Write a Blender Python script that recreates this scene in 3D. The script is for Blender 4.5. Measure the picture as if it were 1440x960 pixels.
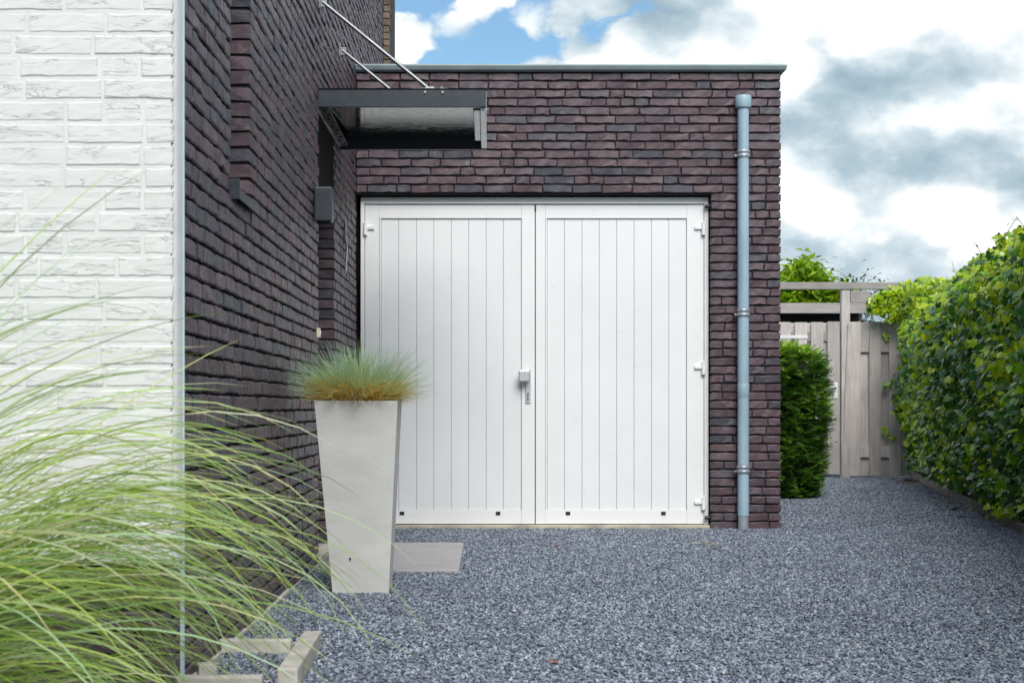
import bpy, bmesh, math, random
import numpy as np
from mathutils import Vector, Matrix, noise as mnoise

# ------------------------------------------------------------------ reset
for o in list(bpy.data.objects):
    bpy.data.objects.remove(o)
scene = bpy.context.scene
COL = scene.collection
R = math.radians
rng = random.Random(11)

# ------------------------------------------------------------------ camera
F, PX, PY, CH = 2270.0, 688.0, 572.0, 0.90       # focal length, principal point (photo pixels), eye height
cam = bpy.data.cameras.new('camera')
cam_o = bpy.data.objects.new('camera', cam)
COL.objects.link(cam_o)
cam_o.location = (0, 0, CH)
cam_o.rotation_euler = (R(90), 0, 0)
cam.sensor_width = 36.0
cam.lens = 36.0 * F / 1440.0
cam.shift_x = (720 - PX) / 1440.0
cam.shift_y = (PY - 480) / 1440.0
cam.clip_start = 0.05
cam.clip_end = 3000
cam.dof.use_dof = True
cam.dof.focus_distance = 10.2
cam.dof.aperture_fstop = 8.5
scene.camera = cam_o

def P(px, py, d):                                   # photo pixel at a known distance -> point
    return Vector(((px - PX) / F * d, d, CH - (py - PY) / F * d))

# ------------------------------------------------------------------ node helpers
class NT:
    def __init__(s, tree):
        s.t = tree
    def n(s, typ, **kw):
        nd = s.t.nodes.new(typ)
        ins = kw.pop('ins', {})
        for k, v in kw.items():
            setattr(nd, k, v)
        for k, v in ins.items():
            if hasattr(v, 'is_output'):
                s.t.links.new(v, nd.inputs[k])
            else:
                nd.inputs[k].default_value = v
        return nd
    def link(s, a, b):
        s.t.links.new(a, b)
    def math(s, op, a, b=0.0, c=None, clamp=False):
        nd = s.t.nodes.new('ShaderNodeMath'); nd.operation = op; nd.use_clamp = clamp
        for i, v in enumerate((a, b, c)):
            if v is None: continue
            if hasattr(v, 'is_output'): s.t.links.new(v, nd.inputs[i])
            else: nd.inputs[i].default_value = v
        return nd.outputs[0]
    def ramp(s, fac, stops, interp='LINEAR'):
        nd = s.t.nodes.new('ShaderNodeValToRGB')
        nd.color_ramp.interpolation = interp
        el = nd.color_ramp.elements
        while len(el) < len(stops): el.new(0.5)
        for e, (p, c) in zip(el, stops):
            e.position = p
            e.color = (c, c, c, 1) if isinstance(c, (int, float)) else (c[0], c[1], c[2], 1)
        s.t.links.new(fac, nd.inputs[0])
        return nd.outputs[0]
    def mix(s, fac, a, b, blend='MIX'):
        nd = s.t.nodes.new('ShaderNodeMix'); nd.data_type = 'RGBA'; nd.blend_type = blend
        for i, v in ((0, fac), (6, a), (7, b)):
            if hasattr(v, 'is_output'): s.t.links.new(v, nd.inputs[i])
            elif i == 0: nd.inputs[0].default_value = v
            else: nd.inputs[i].default_value = (v[0], v[1], v[2], 1)
        return nd.outputs[2]
    def noise(s, vec, scale, detail=4, rough=0.55, dist=0.0):
        nd = s.n('ShaderNodeTexNoise', ins={'Scale': scale, 'Detail': detail, 'Roughness': rough, 'Distortion': dist})
        if vec is not None: s.t.links.new(vec, nd.inputs['Vector'])
        return nd.outputs[0]
    def mapping(s, vec, scale=(1, 1, 1), loc=(0, 0, 0)):
        nd = s.n('ShaderNodeMapping', ins={'Scale': scale, 'Location': loc})
        s.t.links.new(vec, nd.inputs['Vector'])
        return nd.outputs[0]

# ------------------------------------------------------------------ world: hazy blue sky with cumulus
SUN_POS = Vector((0.14, -0.70, 0.70)).normalized()
SUN_EL = math.asin(SUN_POS.z)
SUN_AZ = math.atan2(SUN_POS.x, SUN_POS.y)
world = bpy.data.worlds.new('World')
scene.world = world
world.use_nodes = True
wt = NT(world.node_tree)
world.node_tree.nodes.clear()
sky = wt.n('ShaderNodeTexSky', sky_type='NISHITA', sun_disc=False, sun_elevation=SUN_EL, sun_rotation=SUN_AZ,
           altitude=0, air_density=1.0, dust_density=0.6, ozone_density=2.0)
bg_sky = wt.n('ShaderNodeBackground', ins={'Strength': 0.058})
skyc = wt.mix(1.0, sky.outputs[0], (0.80, 0.96, 0.98), 'MULTIPLY')
wt.link(skyc, bg_sky.inputs['Color'])
tc = wt.n('ShaderNodeTexCoord')
DLO, DHI = 0.322, 0.360
CL_SCALE, CL_OFF = (1.0, 1.0, 1.55), (5.5, 5.5, 3.3)
def cl_noise(off, fine=True):
    v = wt.mapping(tc.outputs['Generated'], CL_SCALE, (CL_OFF[0] + off[0], CL_OFF[1] + off[1], CL_OFF[2] + off[2]))
    big = wt.noise(v, 5.0, 1, 0.5, 0.0)
    wob = wt.n('ShaderNodeTexNoise', ins={'Scale': 22.0, 'Detail': 4.0, 'Roughness': 0.6}); wt.link(v, wob.inputs['Vector'])
    vm = wt.n('ShaderNodeVectorMath', operation='MULTIPLY_ADD'); wt.link(wob.outputs['Color'], vm.inputs[0]); vm.inputs[1].default_value = (0.045, 0.045, 0.045); wt.link(v, vm.inputs[2])
    vo = wt.n('ShaderNodeTexVoronoi', feature='F1', ins={'Scale': 13.0, 'Detail': 1.2, 'Roughness': 0.55, 'Lacunarity': 2.1})
    wt.link(vm.outputs[0], vo.inputs['Vector'])
    puff = wt.math('SUBTRACT', 0.98, vo.outputs['Distance'])
    return wt.math('ADD', wt.math('MULTIPLY', big, 0.74), wt.math('MULTIPLY', puff, 0.26))
d0 = cl_noise((0, 0, 0))
d1 = cl_noise((0.010, -0.01, 0.042))
dens = wt.ramp(d0, [(DLO, 0.0), (DHI, 1.0)], 'EASE')
slope = wt.math('SUBTRACT', d0, d1)
lit = wt.math('MULTIPLY_ADD', slope, 3.8, 0.645)
thick = wt.ramp(d0, [(0.38, 0.0), (0.52, 1.0)])
fine_v = wt.mapping(tc.outputs['Generated'], CL_SCALE, CL_OFF)
lit = wt.math('MULTIPLY_ADD', wt.noise(fine_v, 34.0, 4, 0.6), 0.42, wt.math('SUBTRACT', lit, 0.21))
lit = wt.math('MULTIPLY_ADD', thick, -0.17, lit, clamp=True)
clcol = wt.ramp(lit, [(0.0, (0.145, 0.20, 0.24)), (0.30, (0.205, 0.26, 0.295)), (0.55, (0.315, 0.355, 0.375)), (0.75, (0.43, 0.445, 0.455)), (0.98, (0.52, 0.525, 0.525))])
bg_cl = wt.n('ShaderNodeBackground', ins={'Strength': 1.0})
wt.link(clcol, bg_cl.inputs['Color'])
mixs = wt.n('ShaderNodeMixShader')
wt.link(dens, mixs.inputs[0]); wt.link(bg_sky.outputs[0], mixs.inputs[1]); wt.link(bg_cl.outputs[0], mixs.inputs[2])
wo = wt.n('ShaderNodeOutputWorld')
wt.link(mixs.outputs[0], wo.inputs[0])

# ------------------------------------------------------------------ sun
sl = bpy.data.lights.new('sun', 'SUN')
sl.energy = 1.5
sl.angle = R(38)
sl.color = (1.0, 0.96, 0.90)
sun = bpy.data.objects.new('sun', sl)
COL.objects.link(sun)
sun.rotation_euler = (-SUN_POS).to_track_quat('-Z', 'Y').to_euler()
sun.location = SUN_POS * 30

vs = scene.view_settings
vs.view_transform = 'Standard'
vs.look = 'None'
vs.gamma = 1.0
vs.exposure = 1.28
vs.use_curve_mapping = False

# ------------------------------------------------------------------ object helpers
def tag(o, label=None, cat=None, group=None, kind=None):
    if label: o['label'] = label
    if cat: o['category'] = cat
    if group: o['group'] = group
    if kind: o['kind'] = kind
    return o

def link(name, data, parent=None, loc=(0, 0, 0), rot=(0, 0, 0), scale=(1, 1, 1)):
    o = bpy.data.objects.new(name, data)
    COL.objects.link(o)
    if parent is not None: o.parent = parent
    o.location = loc; o.rotation_euler = rot; o.scale = scale
    return o

def empty(name, loc, label, cat, group=None):
    o = link(name, None, None, loc)
    o.empty_display_size = 0.1
    return tag(o, label, cat, group)

class MB:
    """collects shapes, in coordinates of the parent, and links them as one mesh object"""
    def __init__(s):
        s.v = []; s.f = []; s.c = []; s.sm = []
    def add(s, verts, faces, col=None, smooth=False):
        b = len(s.v)
        s.v += [tuple(p) for p in verts]
        s.f += [tuple(i + b for i in f) for f in faces]
        s.sm += [smooth] * len(faces)
        if col is not None:
            s.c += list(col) if isinstance(col, list) else [col] * len(verts)
        return s
    def box(s, x0, x1, y0, y1, z0, z1, b=0.0):
        if b <= 0:
            v = [(x, y, z) for z in (z0, z1) for y in (y0, y1) for x in (x0, x1)]
            f = [(0, 2, 3, 1), (4, 5, 7, 6), (0, 1, 5, 4), (2, 6, 7, 3), (0, 4, 6, 2), (1, 3, 7, 5)]
            return s.add(v, f)
        bm = bmesh.new()
        bmesh.ops.create_cube(bm, size=1.0)
        for vv in bm.verts:
            vv.co = Vector(((x0 + x1) / 2 + vv.co.x * (x1 - x0), (y0 + y1) / 2 + vv.co.y * (y1 - y0), (z0 + z1) / 2 + vv.co.z * (z1 - z0)))
        bmesh.ops.bevel(bm, geom=list(bm.edges), offset=b, segments=2, profile=0.5, affect='EDGES')
        bm.verts.index_update()
        s.add([vv.co.copy() for vv in bm.verts], [[w.index for w in ff.verts] for ff in bm.faces])
        bm.free()
        return s
    def tube(s, pts, rad, n=12, caps=True, smooth=True):
        pts = [Vector(p) for p in pts]
        if not isinstance(rad, (list, tuple)): rad = [rad] * len(pts)
        rings = []
        up = None
        for i, p in enumerate(pts):
            a = pts[max(i - 1, 0)]; c = pts[min(i + 1, len(pts) - 1)]
            t = (c - a).normalized()
            if up is None:
                up = t.orthogonal().normalized()
            up = (up - t * up.dot(t)).normalized()
            w = t.cross(up)
            rings.append([p + (up * math.cos(2 * math.pi * k / n) + w * math.sin(2 * math.pi * k / n)) * rad[i] for k in range(n)])
        v = [q for r in rings for q in r]
        f = []
        for i in range(len(pts) - 1):
            for k in range(n):
                a = i * n + k; b_ = i * n + (k + 1) % n
                f.append((a, b_, b_ + n, a + n))
        s.add(v, f, smooth=smooth)
        if caps:
            s.add(rings[0], [tuple(reversed(range(n)))]); s.add(rings[-1], [tuple(range(n))])
        return s
    def mesh(s, name, mat):
        me = bpy.data.meshes.new(name)
        me.from_pydata(s.v, [], s.f)
        if mat: me.materials.append(mat)
        me.polygons.foreach_set('use_smooth', s.sm)
        if s.c and len(s.c) == len(s.v):
            at = me.color_attributes.new('Col', 'FLOAT_COLOR', 'POINT')
            arr = np.ones((len(s.v), 4), dtype=np.float32); arr[:, :3] = np.array(s.c, dtype=np.float32)
            at.data.foreach_set('color', arr.ravel())
        me.update()
        return me
    def build(s, name, mat, parent=None, loc=(0, 0, 0), rot=(0, 0, 0)):
        return link(name, s.mesh(name, mat), parent, loc, rot)

def off(parent):                  # parts of a thing are written in world coordinates: shift into the parent's space
    return tuple(-Vector(parent.location))

# ------------------------------------------------------------------ materials
def new_mat(name):
    m = bpy.data.materials.new(name)
    m.use_nodes = True
    t = NT(m.node_tree)
    bsdf = m.node_tree.nodes['Principled BSDF']
    return m, t, bsdf

def objpos(t):
    return t.n('ShaderNodeNewGeometry').outputs['Position']

def simple(name, col, rough=0.5, metal=0.0, var=0.08, vscale=6.0, bump=0.0, bscale=60.0, spec=0.5, stretch=(1, 1, 1)):
    m, t, b = new_mat(name)
    p = t.mapping(objpos(t), stretch)
    n1 = t.noise(p, vscale, 5, 0.6)
    dark = tuple(c * (1 - var * 2.2) for c in col); light = tuple(min(c * (1 + var * 1.2), 1) for c in col)
    c = t.ramp(n1, [(0.3, dark), (0.7, light)])
    t.link(c, b.inputs['Base Color'])
    n2 = t.noise(p, vscale * 4, 3)
    r = t.ramp(n2, [(0.3, max(rough - 0.07, 0.02)), (0.7, min(rough + 0.07, 1))])
    t.link(r, b.inputs['Roughness'])
    b.inputs['Metallic'].default_value = metal
    b.inputs['Specular IOR Level'].default_value = spec
    if bump > 0:
        n3 = t.noise(p, bscale, 4, 0.6)
        bp = t.n('ShaderNodeBump', ins={'Strength': bump, 'Distance': 0.004})
        t.link(n3, bp.inputs['Height']); t.link(bp.outputs[0], b.inputs['Normal'])
    return m

def mat_brick_dark():
    m, t, b = new_mat('dark_brick')
    geo = t.n('ShaderNodeNewGeometry'); oi = t.n('ShaderNodeObjectInfo')
    rnd = t.math('FRACT', t.math('MULTIPLY_ADD', oi.outputs['Random'], 7.13, geo.outputs['Random Per Island']))
    rnd2 = t.math('FRACT', t.math('MULTIPLY', rnd, 17.3))
    tone = t.ramp(rnd, [(0.0, (0.070, 0.040, 0.056)), (0.22, (0.112, 0.058, 0.070)), (0.48, (0.090, 0.054, 0.078)), (0.70, (0.135, 0.082, 0.098)), (0.82, (0.070, 0.060, 0.088)), (0.92, (0.038, 0.046, 0.068)), (1.0, (0.066, 0.056, 0.074))])
    p = t.mapping(geo.outputs['Position'], (1, 1, 1.6))
    n1 = t.noise(p, 14.0, 7, 0.7, 0.8)
    n2 = t.noise(p, 95.0, 4, 0.6)
    tone = t.mix(t.ramp(n1, [(0.42, 0.0), (0.72, 0.75)]), tone, (0.030, 0.034, 0.048))
    tone = t.mix(t.ramp(n2, [(0.35, 0.45), (0.65, 0.0)]), tone, (0.035, 0.020, 0.024))
    mot = t.noise(t.mapping(geo.outputs['Position'], (1, 1, 2.4), (4.1, 2.2, 7.7)), 10.0, 5, 0.68, 1.1)
    hs = t.n('ShaderNodeHueSaturation', ins={'Saturation': 1.0, 'Hue': 0.5})
    t.link(t.ramp(mot, [(0.30, 0.50), (0.52, 1.0), (0.70, 1.55)]), hs.inputs['Value']); t.link(tone, hs.inputs['Color'])
    tone = hs.outputs[0]
    eff = t.noise(p, 11.0, 7, 0.72, 0.9)
    em = t.math('MULTIPLY', t.ramp(eff, [(0.57, 0.0), (0.68, 1.0)]), t.ramp(rnd2, [(0.55, 0.10), (0.9, 0.75)]))
    tone = t.mix(t.math('MULTIPLY', em, 0.55), tone, (0.30, 0.29, 0.32))
    t.link(tone, b.inputs['Base Color'])
    t.link(t.ramp(n1, [(0.3, 0.42), (0.7, 0.60)]), b.inputs['Roughness'])
    b.inputs['Specular IOR Level'].default_value = 0.62
    h = t.math('ADD', t.math('MULTIPLY', t.noise(p, 38.0, 6, 0.65, 0.6), 1.0), t.math('MULTIPLY', n2, 0.35))
    bp = t.n('ShaderNodeBump', ins={'Strength': 0.38, 'Distance': 0.006})
    t.link(h, bp.inputs['Height']); t.link(bp.outputs[0], b.inputs['Normal'])
    return m

def mat_brick_white():
    m, t, b = new_mat('white_painted_brick')
    geo = t.n('ShaderNodeNewGeometry'); oi = t.n('ShaderNodeObjectInfo')
    rnd = t.math('FRACT', t.math('MULTIPLY_ADD', oi.outputs['Random'], 7.13, geo.outputs['Random Per Island']))
    comb = t.n('ShaderNodeCombineXYZ')
    t.link(t.math('MULTIPLY', rnd, 9.0), comb.inputs[1])
    va = t.n('ShaderNodeVectorMath', operation='ADD')
    t.link(geo.outputs['Position'], va.inputs[0]); t.link(comb.outputs[0], va.inputs[1])
    p = t.mapping(va.outputs[0], (0.85, 1, 4.2))
    w = t.noise(p, 9.0, 4, 0.60, 0.75)
    ridge = t.math('ABSOLUTE', t.math('SUBTRACT', w, 0.5))
    area = t.ramp(t.noise(p, 5.5, 2), [(0.50, 0.0), (0.56, 1.0)])
    crack = t.math('MULTIPLY', t.ramp(ridge, [(0.0, 1.0), (0.016, 0.0)]), area)
    base = t.mix(t.ramp(t.noise(p, 3.0, 4), [(0.35, 0.0), (0.7, 1.0)]), (0.575, 0.58, 0.565), (0.64, 0.645, 0.63))
    crease_dirt_shade = t.mix(t.ramp(t.noise(p, 7.0, 3), [(0.4, 0.0), (0.6, 1.0)]), (0.10, 0.095, 0.085), (0.42, 0.41, 0.38))  # dirty crease tone; also paints in the shade that bump alone leaves weak
    c = t.mix(t.math('MULTIPLY', crack, 0.6), base, crease_dirt_shade)
    t.link(c, b.inputs['Base Color'])
    b.inputs['Roughness'].default_value = 0.55
    fine = t.noise(p, 26.0, 5, 0.6, 0.5)
    h = t.math('SUBTRACT', t.math('MULTIPLY', fine, 0.35), t.math('MULTIPLY', t.math('MULTIPLY', t.ramp(ridge, [(0.0, 1.0), (0.035, 0.0)]), area), 0.8))
    bp = t.n('ShaderNodeBump', ins={'Strength': 0.45, 'Distance': 0.006})
    t.link(h, bp.inputs['Height']); t.link(bp.outputs[0], b.inputs['Normal'])
    return m

def mat_leaf(name, rough=0.35, trans=0.25, spec=0.5, var=0.25):
    """colour from the per-leaf attribute, light passes through the blade"""
    m, t, b = new_mat(name)
    at = t.n('ShaderNodeAttribute', attribute_name='Col')
    geo = t.n('ShaderNodeNewGeometry')
    n = t.noise(geo.outputs['Position'], 40.0, 2)
    hsv = t.n('ShaderNodeHueSaturation', ins={'Saturation': 1.0, 'Hue': 0.5})
    t.link(t.ramp(n, [(0.2, 1 - var), (0.8, 1.0)]), hsv.inputs['Value'])
    t.link(at.outputs['Color'], hsv.inputs['Color'])
    t.link(hsv.outputs[0], b.inputs['Base Color'])
    b.inputs['Roughness'].default_value = rough
    b.inputs['Specular IOR Level'].default_value = spec
    tr = t.n('ShaderNodeBsdfTranslucent')
    t.link(t.mix(1.0, hsv.outputs[0], (1.35, 1.25, 0.55), 'MULTIPLY'), tr.inputs['Color'])
    mx = t.n('ShaderNodeMixShader', ins={0: trans})
    out = m.node_tree.nodes['Material Output']
    t.link(b.outputs[0], mx.inputs[1]); t.link(tr.outputs[0], mx.inputs[2]); t.link(mx.outputs[0], out.inputs['Surface'])
    return m

def mat_wood(name, a, bcol, vertical=True):
    m, t, b = new_mat(name)
    geo = t.n('ShaderNodeNewGeometry'); oi = t.n('ShaderNodeObjectInfo')
    st = (34, 34, 1.6) if vertical else (1.6, 34, 34)
    comb = t.n('ShaderNodeCombineXYZ')
    t.link(t.math('MULTIPLY', oi.outputs['Random'], 13.0), comb.inputs[0]); t.link(t.math('MULTIPLY', oi.outputs['Random'], 29.0), comb.inputs[2])
    va = t.n('ShaderNodeVectorMath', operation='ADD')
    t.link(geo.outputs['Position'], va.inputs[0]); t.link(comb.outputs[0], va.inputs[1])
    p = t.mapping(va.outputs[0], st)
    g = t.noise(p, 1.4, 6, 0.65, 0.8)
    blot = t.noise(va.outputs[0], 3.0, 4)
    c = t.mix(t.ramp(g, [(0.28, 0.0), (0.72, 1.0)]), a, bcol)
    c = t.mix(t.ramp(blot, [(0.45, 0.0), (0.75, 0.45)]), c, tuple(x * 0.6 for x in a))
    hsv = t.n('ShaderNodeHueSaturation')
    t.link(t.math('MULTIPLY_ADD', oi.outputs['Random'], 0.35, 0.82), hsv.inputs['Value']); t.link(c, hsv.inputs['Color'])
    t.link(hsv.outputs[0], b.inputs['Base Color'])
    b.inputs['Roughness'].default_value = 0.75
    bp = t.n('ShaderNodeBump', ins={'Strength': 0.5, 'Distance': 0.003})
    t.link(g, bp.inputs['Height']); t.link(bp.outputs[0], b.inputs['Normal'])
    return m

def mat_gravel_chip():
    m, t, b = new_mat('slate_chip')
    oi = t.n('ShaderNodeObjectInfo')
    c = t.ramp(oi.outputs['Random'], [(0.0, (0.042, 0.052, 0.078)), (0.30, (0.125, 0.152, 0.205)), (0.62, (0.225, 0.262, 0.33)), (0.90, (0.34, 0.385, 0.46)), (0.985, (0.36, 0.39, 0.44)), (1.0, (0.50, 0.46, 0.42))])
    big = t.noise(objpos(t), 1.1, 4, 0.6)
    c = t.mix(t.ramp(big, [(0.38, 0.22), (0.62, 0.0)]), c, (0.07, 0.078, 0.10))
    t.link(c, b.inputs['Base Color'])
    b.inputs['Roughness'].default_value = 0.5
    return m

def mat_ground():
    m, t, b = new_mat('gravel_bed')
    p = objpos(t)
    v = t.n('ShaderNodeTexVoronoi', ins={'Scale': 75.0}); t.link(p, v.inputs['Vector'])
    sep = t.n('ShaderNodeSeparateColor'); t.link(v.outputs['Color'], sep.inputs[0])
    c = t.ramp(sep.outputs[0], [(0.0, (0.045, 0.055, 0.080)), (0.6, (0.10, 0.12, 0.16)), (1.0, (0.20, 0.225, 0.28))])
    t.link(c, b.inputs['Base Color']); b.inputs['Roughness'].default_value = 0.8
    bp = t.n('ShaderNodeBump', ins={'Strength': 0.8, 'Distance': 0.01}); t.link(v.outputs['Distance'], bp.inputs['Height']); t.link(bp.outputs[0], b.inputs['Normal'])
    return m

M = {}
M['brick'] = mat_brick_dark()
M['wbrick'] = mat_brick_white()
M['mortar'] = simple('dark_mortar', (0.022, 0.020, 0.023), 0.95, var=0.2, vscale=12, bump=0.5)
M['wmortar'] = simple('white_painted_mortar', (0.625, 0.635, 0.62), 0.7, var=0.05, vscale=8, bump=0.35, bscale=90)
M['white'] = simple('white_lacquer', (0.80, 0.815, 0.83), 0.32, var=0.015, vscale=2)
M['white_board'] = simple('white_board', (0.78, 0.80, 0.82), 0.34, var=0.02, vscale=1.5)
M['gap'] = simple('dark_rubber', (0.010, 0.010, 0.011), 0.8, spec=0.08)
M['black_plastic'] = simple('black_plastic', (0.015, 0.015, 0.017), 0.4)
M['steel'] = simple('brushed_steel', (0.30, 0.31, 0.33), 0.5, metal=1.0, var=0.06)
M['bright'] = simple('galvanised_fitting', (0.72, 0.74, 0.75), 0.45, metal=0.2, var=0.05)
M['alu'] = simple('satin_aluminium', (0.62, 0.63, 0.64), 0.42, metal=0.7, var=0.04)
M['anthracite'] = simple('anthracite_coating', (0.032, 0.042, 0.053), 0.38, var=0.05)
M['gloss'] = simple('black_gloss_panel', (0.010, 0.011, 0.013), 0.10, var=0.05, spec=0.32)
M['zinc'] = simple('zinc_coping', (0.20, 0.255, 0.27), 0.42, metal=0.25, var=0.08, vscale=4)
M['pipe'] = simple('grey_pvc_pipe', (0.31, 0.44, 0.54), 0.42, var=0.09, vscale=7, stretch=(1, 1, 0.22))
M['bracket'] = simple('pipe_bracket', (0.36, 0.41, 0.47), 0.35, metal=0.4, var=0.05)
M['concrete'] = simple('grey_concrete', (0.46, 0.44, 0.40), 0.85, var=0.14, vscale=9, bump=0.5, bscale=110)
M['threshold'] = simple('cream_concrete', (0.46, 0.43, 0.35), 0.85, var=0.18, vscale=6, bump=0.5)
M['planter'] = simple('pale_cast_concrete', (0.55, 0.555, 0.54), 0.62, var=0.05, vscale=4.5, bump=0.25, bscale=45, stretch=(1, 1, 2.2))
M['slab'] = simple('mauve_grey_slab', (0.36, 0.345, 0.36), 0.6, var=0.05, vscale=3, bump=0.15, bscale=120)
M['soil'] = simple('brown_soil', (0.045, 0.03, 0.02), 0.95, var=0.2, vscale=20, bump=0.8)
M['wood'] = mat_wood('weathered_wood', (0.38, 0.345, 0.335), (0.58, 0.54, 0.525))
M['wood_h'] = mat_wood('weathered_beam', (0.26, 0.24, 0.235), (0.43, 0.405, 0.39), False)
M['dark_wood'] = simple('dark_stained_board', (0.02, 0.018, 0.018), 0.8, var=0.2)
M['board_edge'] = simple('damp_timber', (0.22, 0.19, 0.17), 0.85, var=0.22, vscale=7, bump=0.5, stretch=(1, 1, 3))
M['brown_brick'] = simple('brown_stone', (0.20, 0.155, 0.12), 0.8, var=0.3, vscale=9, bump=0.7, bscale=40)
M['ivy'] = mat_leaf('ivy_leaf', 0.22, 0.36, 0.8)
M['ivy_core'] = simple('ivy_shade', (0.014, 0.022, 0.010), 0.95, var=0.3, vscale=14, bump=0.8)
M['yew'] = mat_leaf('yew_needles', 0.40, 0.25, 0.5)
M['grass'] = mat_leaf('grass_blade', 0.42, 0.38, 0.4, 0.12)
M['fescue'] = mat_leaf('fescue_blade', 0.5, 0.40, 0.4, 0.05)
M['tree'] = mat_leaf('tree_leaf', 0.4, 0.35, 0.4)
M['bark'] = simple('bark', (0.09, 0.07, 0.05), 0.9, var=0.25, vscale=12, bump=0.6)
M['dead_leaf'] = simple('dead_leaf', (0.26, 0.09, 0.035), 0.7, var=0.25, vscale=18)
M['glass'] = simple('dark_window_glass', (0.02, 0.025, 0.03), 0.05, spec=0.8)
M['chip'] = mat_gravel_chip()
M['ground'] = mat_ground()

# ------------------------------------------------------------------ key dimensions (metres)
GY = 11.80                 # garage front face
WX = -0.974                # dark side wall face
GX0, GX1 = -0.974, 2.13    # garage left / right
OX1 = 1.622                # right edge of the garage opening
PITCH = 0.0631
OZ1 = 39 * PITCH           # top of the opening
GTOP = 53 * PITCH
HEDGE = lambda y: 3.90 + 0.174 * (y - 12.0)     # foot of the hedge

# ------------------------------------------------------------------ ground
g = MB()
g.add([(-400, -60, 0), (400, -60, 0), (400, 900, 0), (-400, 900, 0)], [(0, 1, 2, 3)])
ground = g.build('ground', M['ground'])
tag(ground, kind='structure')

def rectgrid(mb, x0, x1, y0, y1, z):
    mb.add([(x0, y0, z), (x1, y0, z), (x1, y1, z), (x0, y1, z)], [(0, 1, 2, 3)])

def gravel_field(name, rects, density, size, seed, label):
    mb = MB()
    for r_ in rects: 
        if len(r_) == 4 and not isinstance(r_[0], tuple): rectgrid(mb, *r_, 0.004)
        else: mb.add([(x, y, 0.004) for x, y in r_], [tuple(range(len(r_)))])
    o = mb.build(name, M['ground'])
    ng = bpy.data.node_groups.new(name, 'GeometryNodeTree')
    ng.interface.new_socket('Geometry', in_out='INPUT', socket_type='NodeSocketGeometry')
    ng.interface.new_socket('Geometry', in_out='OUTPUT', socket_type='NodeSocketGeometry')
    N = ng.nodes; L = ng.links
    gi = N.new('NodeGroupInput'); go = N.new('NodeGroupOutput')
    dp = N.new('GeometryNodeDistributePointsOnFaces'); dp.distribute_method = 'RANDOM'
    dp.inputs['Density'].default_value = density; dp.inputs['Seed'].default_value = seed
    L.new(gi.outputs[0], dp.inputs['Mesh'])
    join = N.new('GeometryNodeJoinGeometry')
    for k in range(5):
        ico = N.new('GeometryNodeMeshIcoSphere'); ico.inputs['Radius'].default_value = 1.0; ico.inputs['Subdivisions'].default_value = 1
        nz = N.new('ShaderNodeTexNoise'); nz.noise_dimensions = '4D'; nz.inputs['W'].default_value = 3.7 * k + seed; nz.inputs['Scale'].default_value = 1.3
        sub = N.new('ShaderNodeVectorMath'); sub.operation = 'SUBTRACT'; sub.inputs[1].default_value = (0.5, 0.5, 0.5)
        L.new(nz.outputs['Color'], sub.inputs[0])
        sc = N.new('ShaderNodeVectorMath'); sc.operation = 'SCALE'; sc.inputs['Scale'].default_value = 1.9
        L.new(sub.outputs[0], sc.inputs[0])
        sp = N.new('GeometryNodeSetPosition'); L.new(ico.outputs['Mesh'], sp.inputs['Geometry']); L.new(sc.outputs[0], sp.inputs['Offset'])
        tr = N.new('GeometryNodeTransform'); tr.inputs['Scale'].default_value = (1.0, 0.62 + 0.08 * (k % 3), 0.30 + 0.07 * (k % 2))
        L.new(sp.outputs[0], tr.inputs['Geometry'])
        smt = N.new('GeometryNodeSetMaterial'); smt.inputs['Material'].default_value = M['chip']; L.new(tr.outputs[0], smt.inputs['Geometry'])
        sh = N.new('GeometryNodeSetShadeSmooth'); sh.inputs['Shade Smooth'].default_value = False; L.new(smt.outputs[0], sh.inputs['Geometry'])
        gti = N.new('GeometryNodeGeometryToInstance'); L.new(sh.outputs[0], gti.inputs[0]); L.new(gti.outputs[0], join.inputs[0])
    iop = N.new('GeometryNodeInstanceOnPoints'); iop.inputs['Pick Instance'].default_value = True
    L.new(dp.outputs['Points'], iop.inputs['Points']); L.new(join.outputs[0], iop.inputs['Instance'])
    rr = N.new('FunctionNodeRandomValue'); rr.data_type = 'FLOAT_VECTOR'
    rr.inputs[0].default_value = (-0.75, -0.75, 0.0); rr.inputs[1].default_value = (0.75, 0.75, 6.283); rr.inputs['Seed'].default_value = seed + 1
    L.new(rr.outputs[0], iop.inputs['Rotation'])
    rs = N.new('FunctionNodeRandomValue'); rs.data_type = 'FLOAT'; rs.inputs[2].default_value = size * 0.55; rs.inputs[3].default_value = size * 1.35; rs.inputs['Seed'].default_value = seed + 2
    L.new(rs.outputs[1], iop.inputs['Scale'])
    ro = N.new('FunctionNodeRandomValue'); ro.data_type = 'FLOAT_VECTOR'; ro.inputs[0].default_value = (0, 0, 0.0); ro.inputs[1].default_value = (0, 0, 0.009); ro.inputs['Seed'].default_value = seed + 3
    ti = N.new('GeometryNodeTranslateInstances'); ti.inputs['Local Space'].default_value = False
    L.new(iop.outputs[0], ti.inputs[0]); L.new(ro.outputs[0], ti.inputs['Translation'])
    j2 = N.new('GeometryNodeJoinGeometry'); L.new(ti.outputs[0], j2.inputs[0]); L.new(gi.outputs[0], j2.inputs[0])
    L.new(j2.outputs[0], go.inputs[0])
    md = o.modifiers.new('chips', 'NODES'); md.node_group = ng
    tag(o, label, 'gravel', kind='stuff')
    return o

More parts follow.
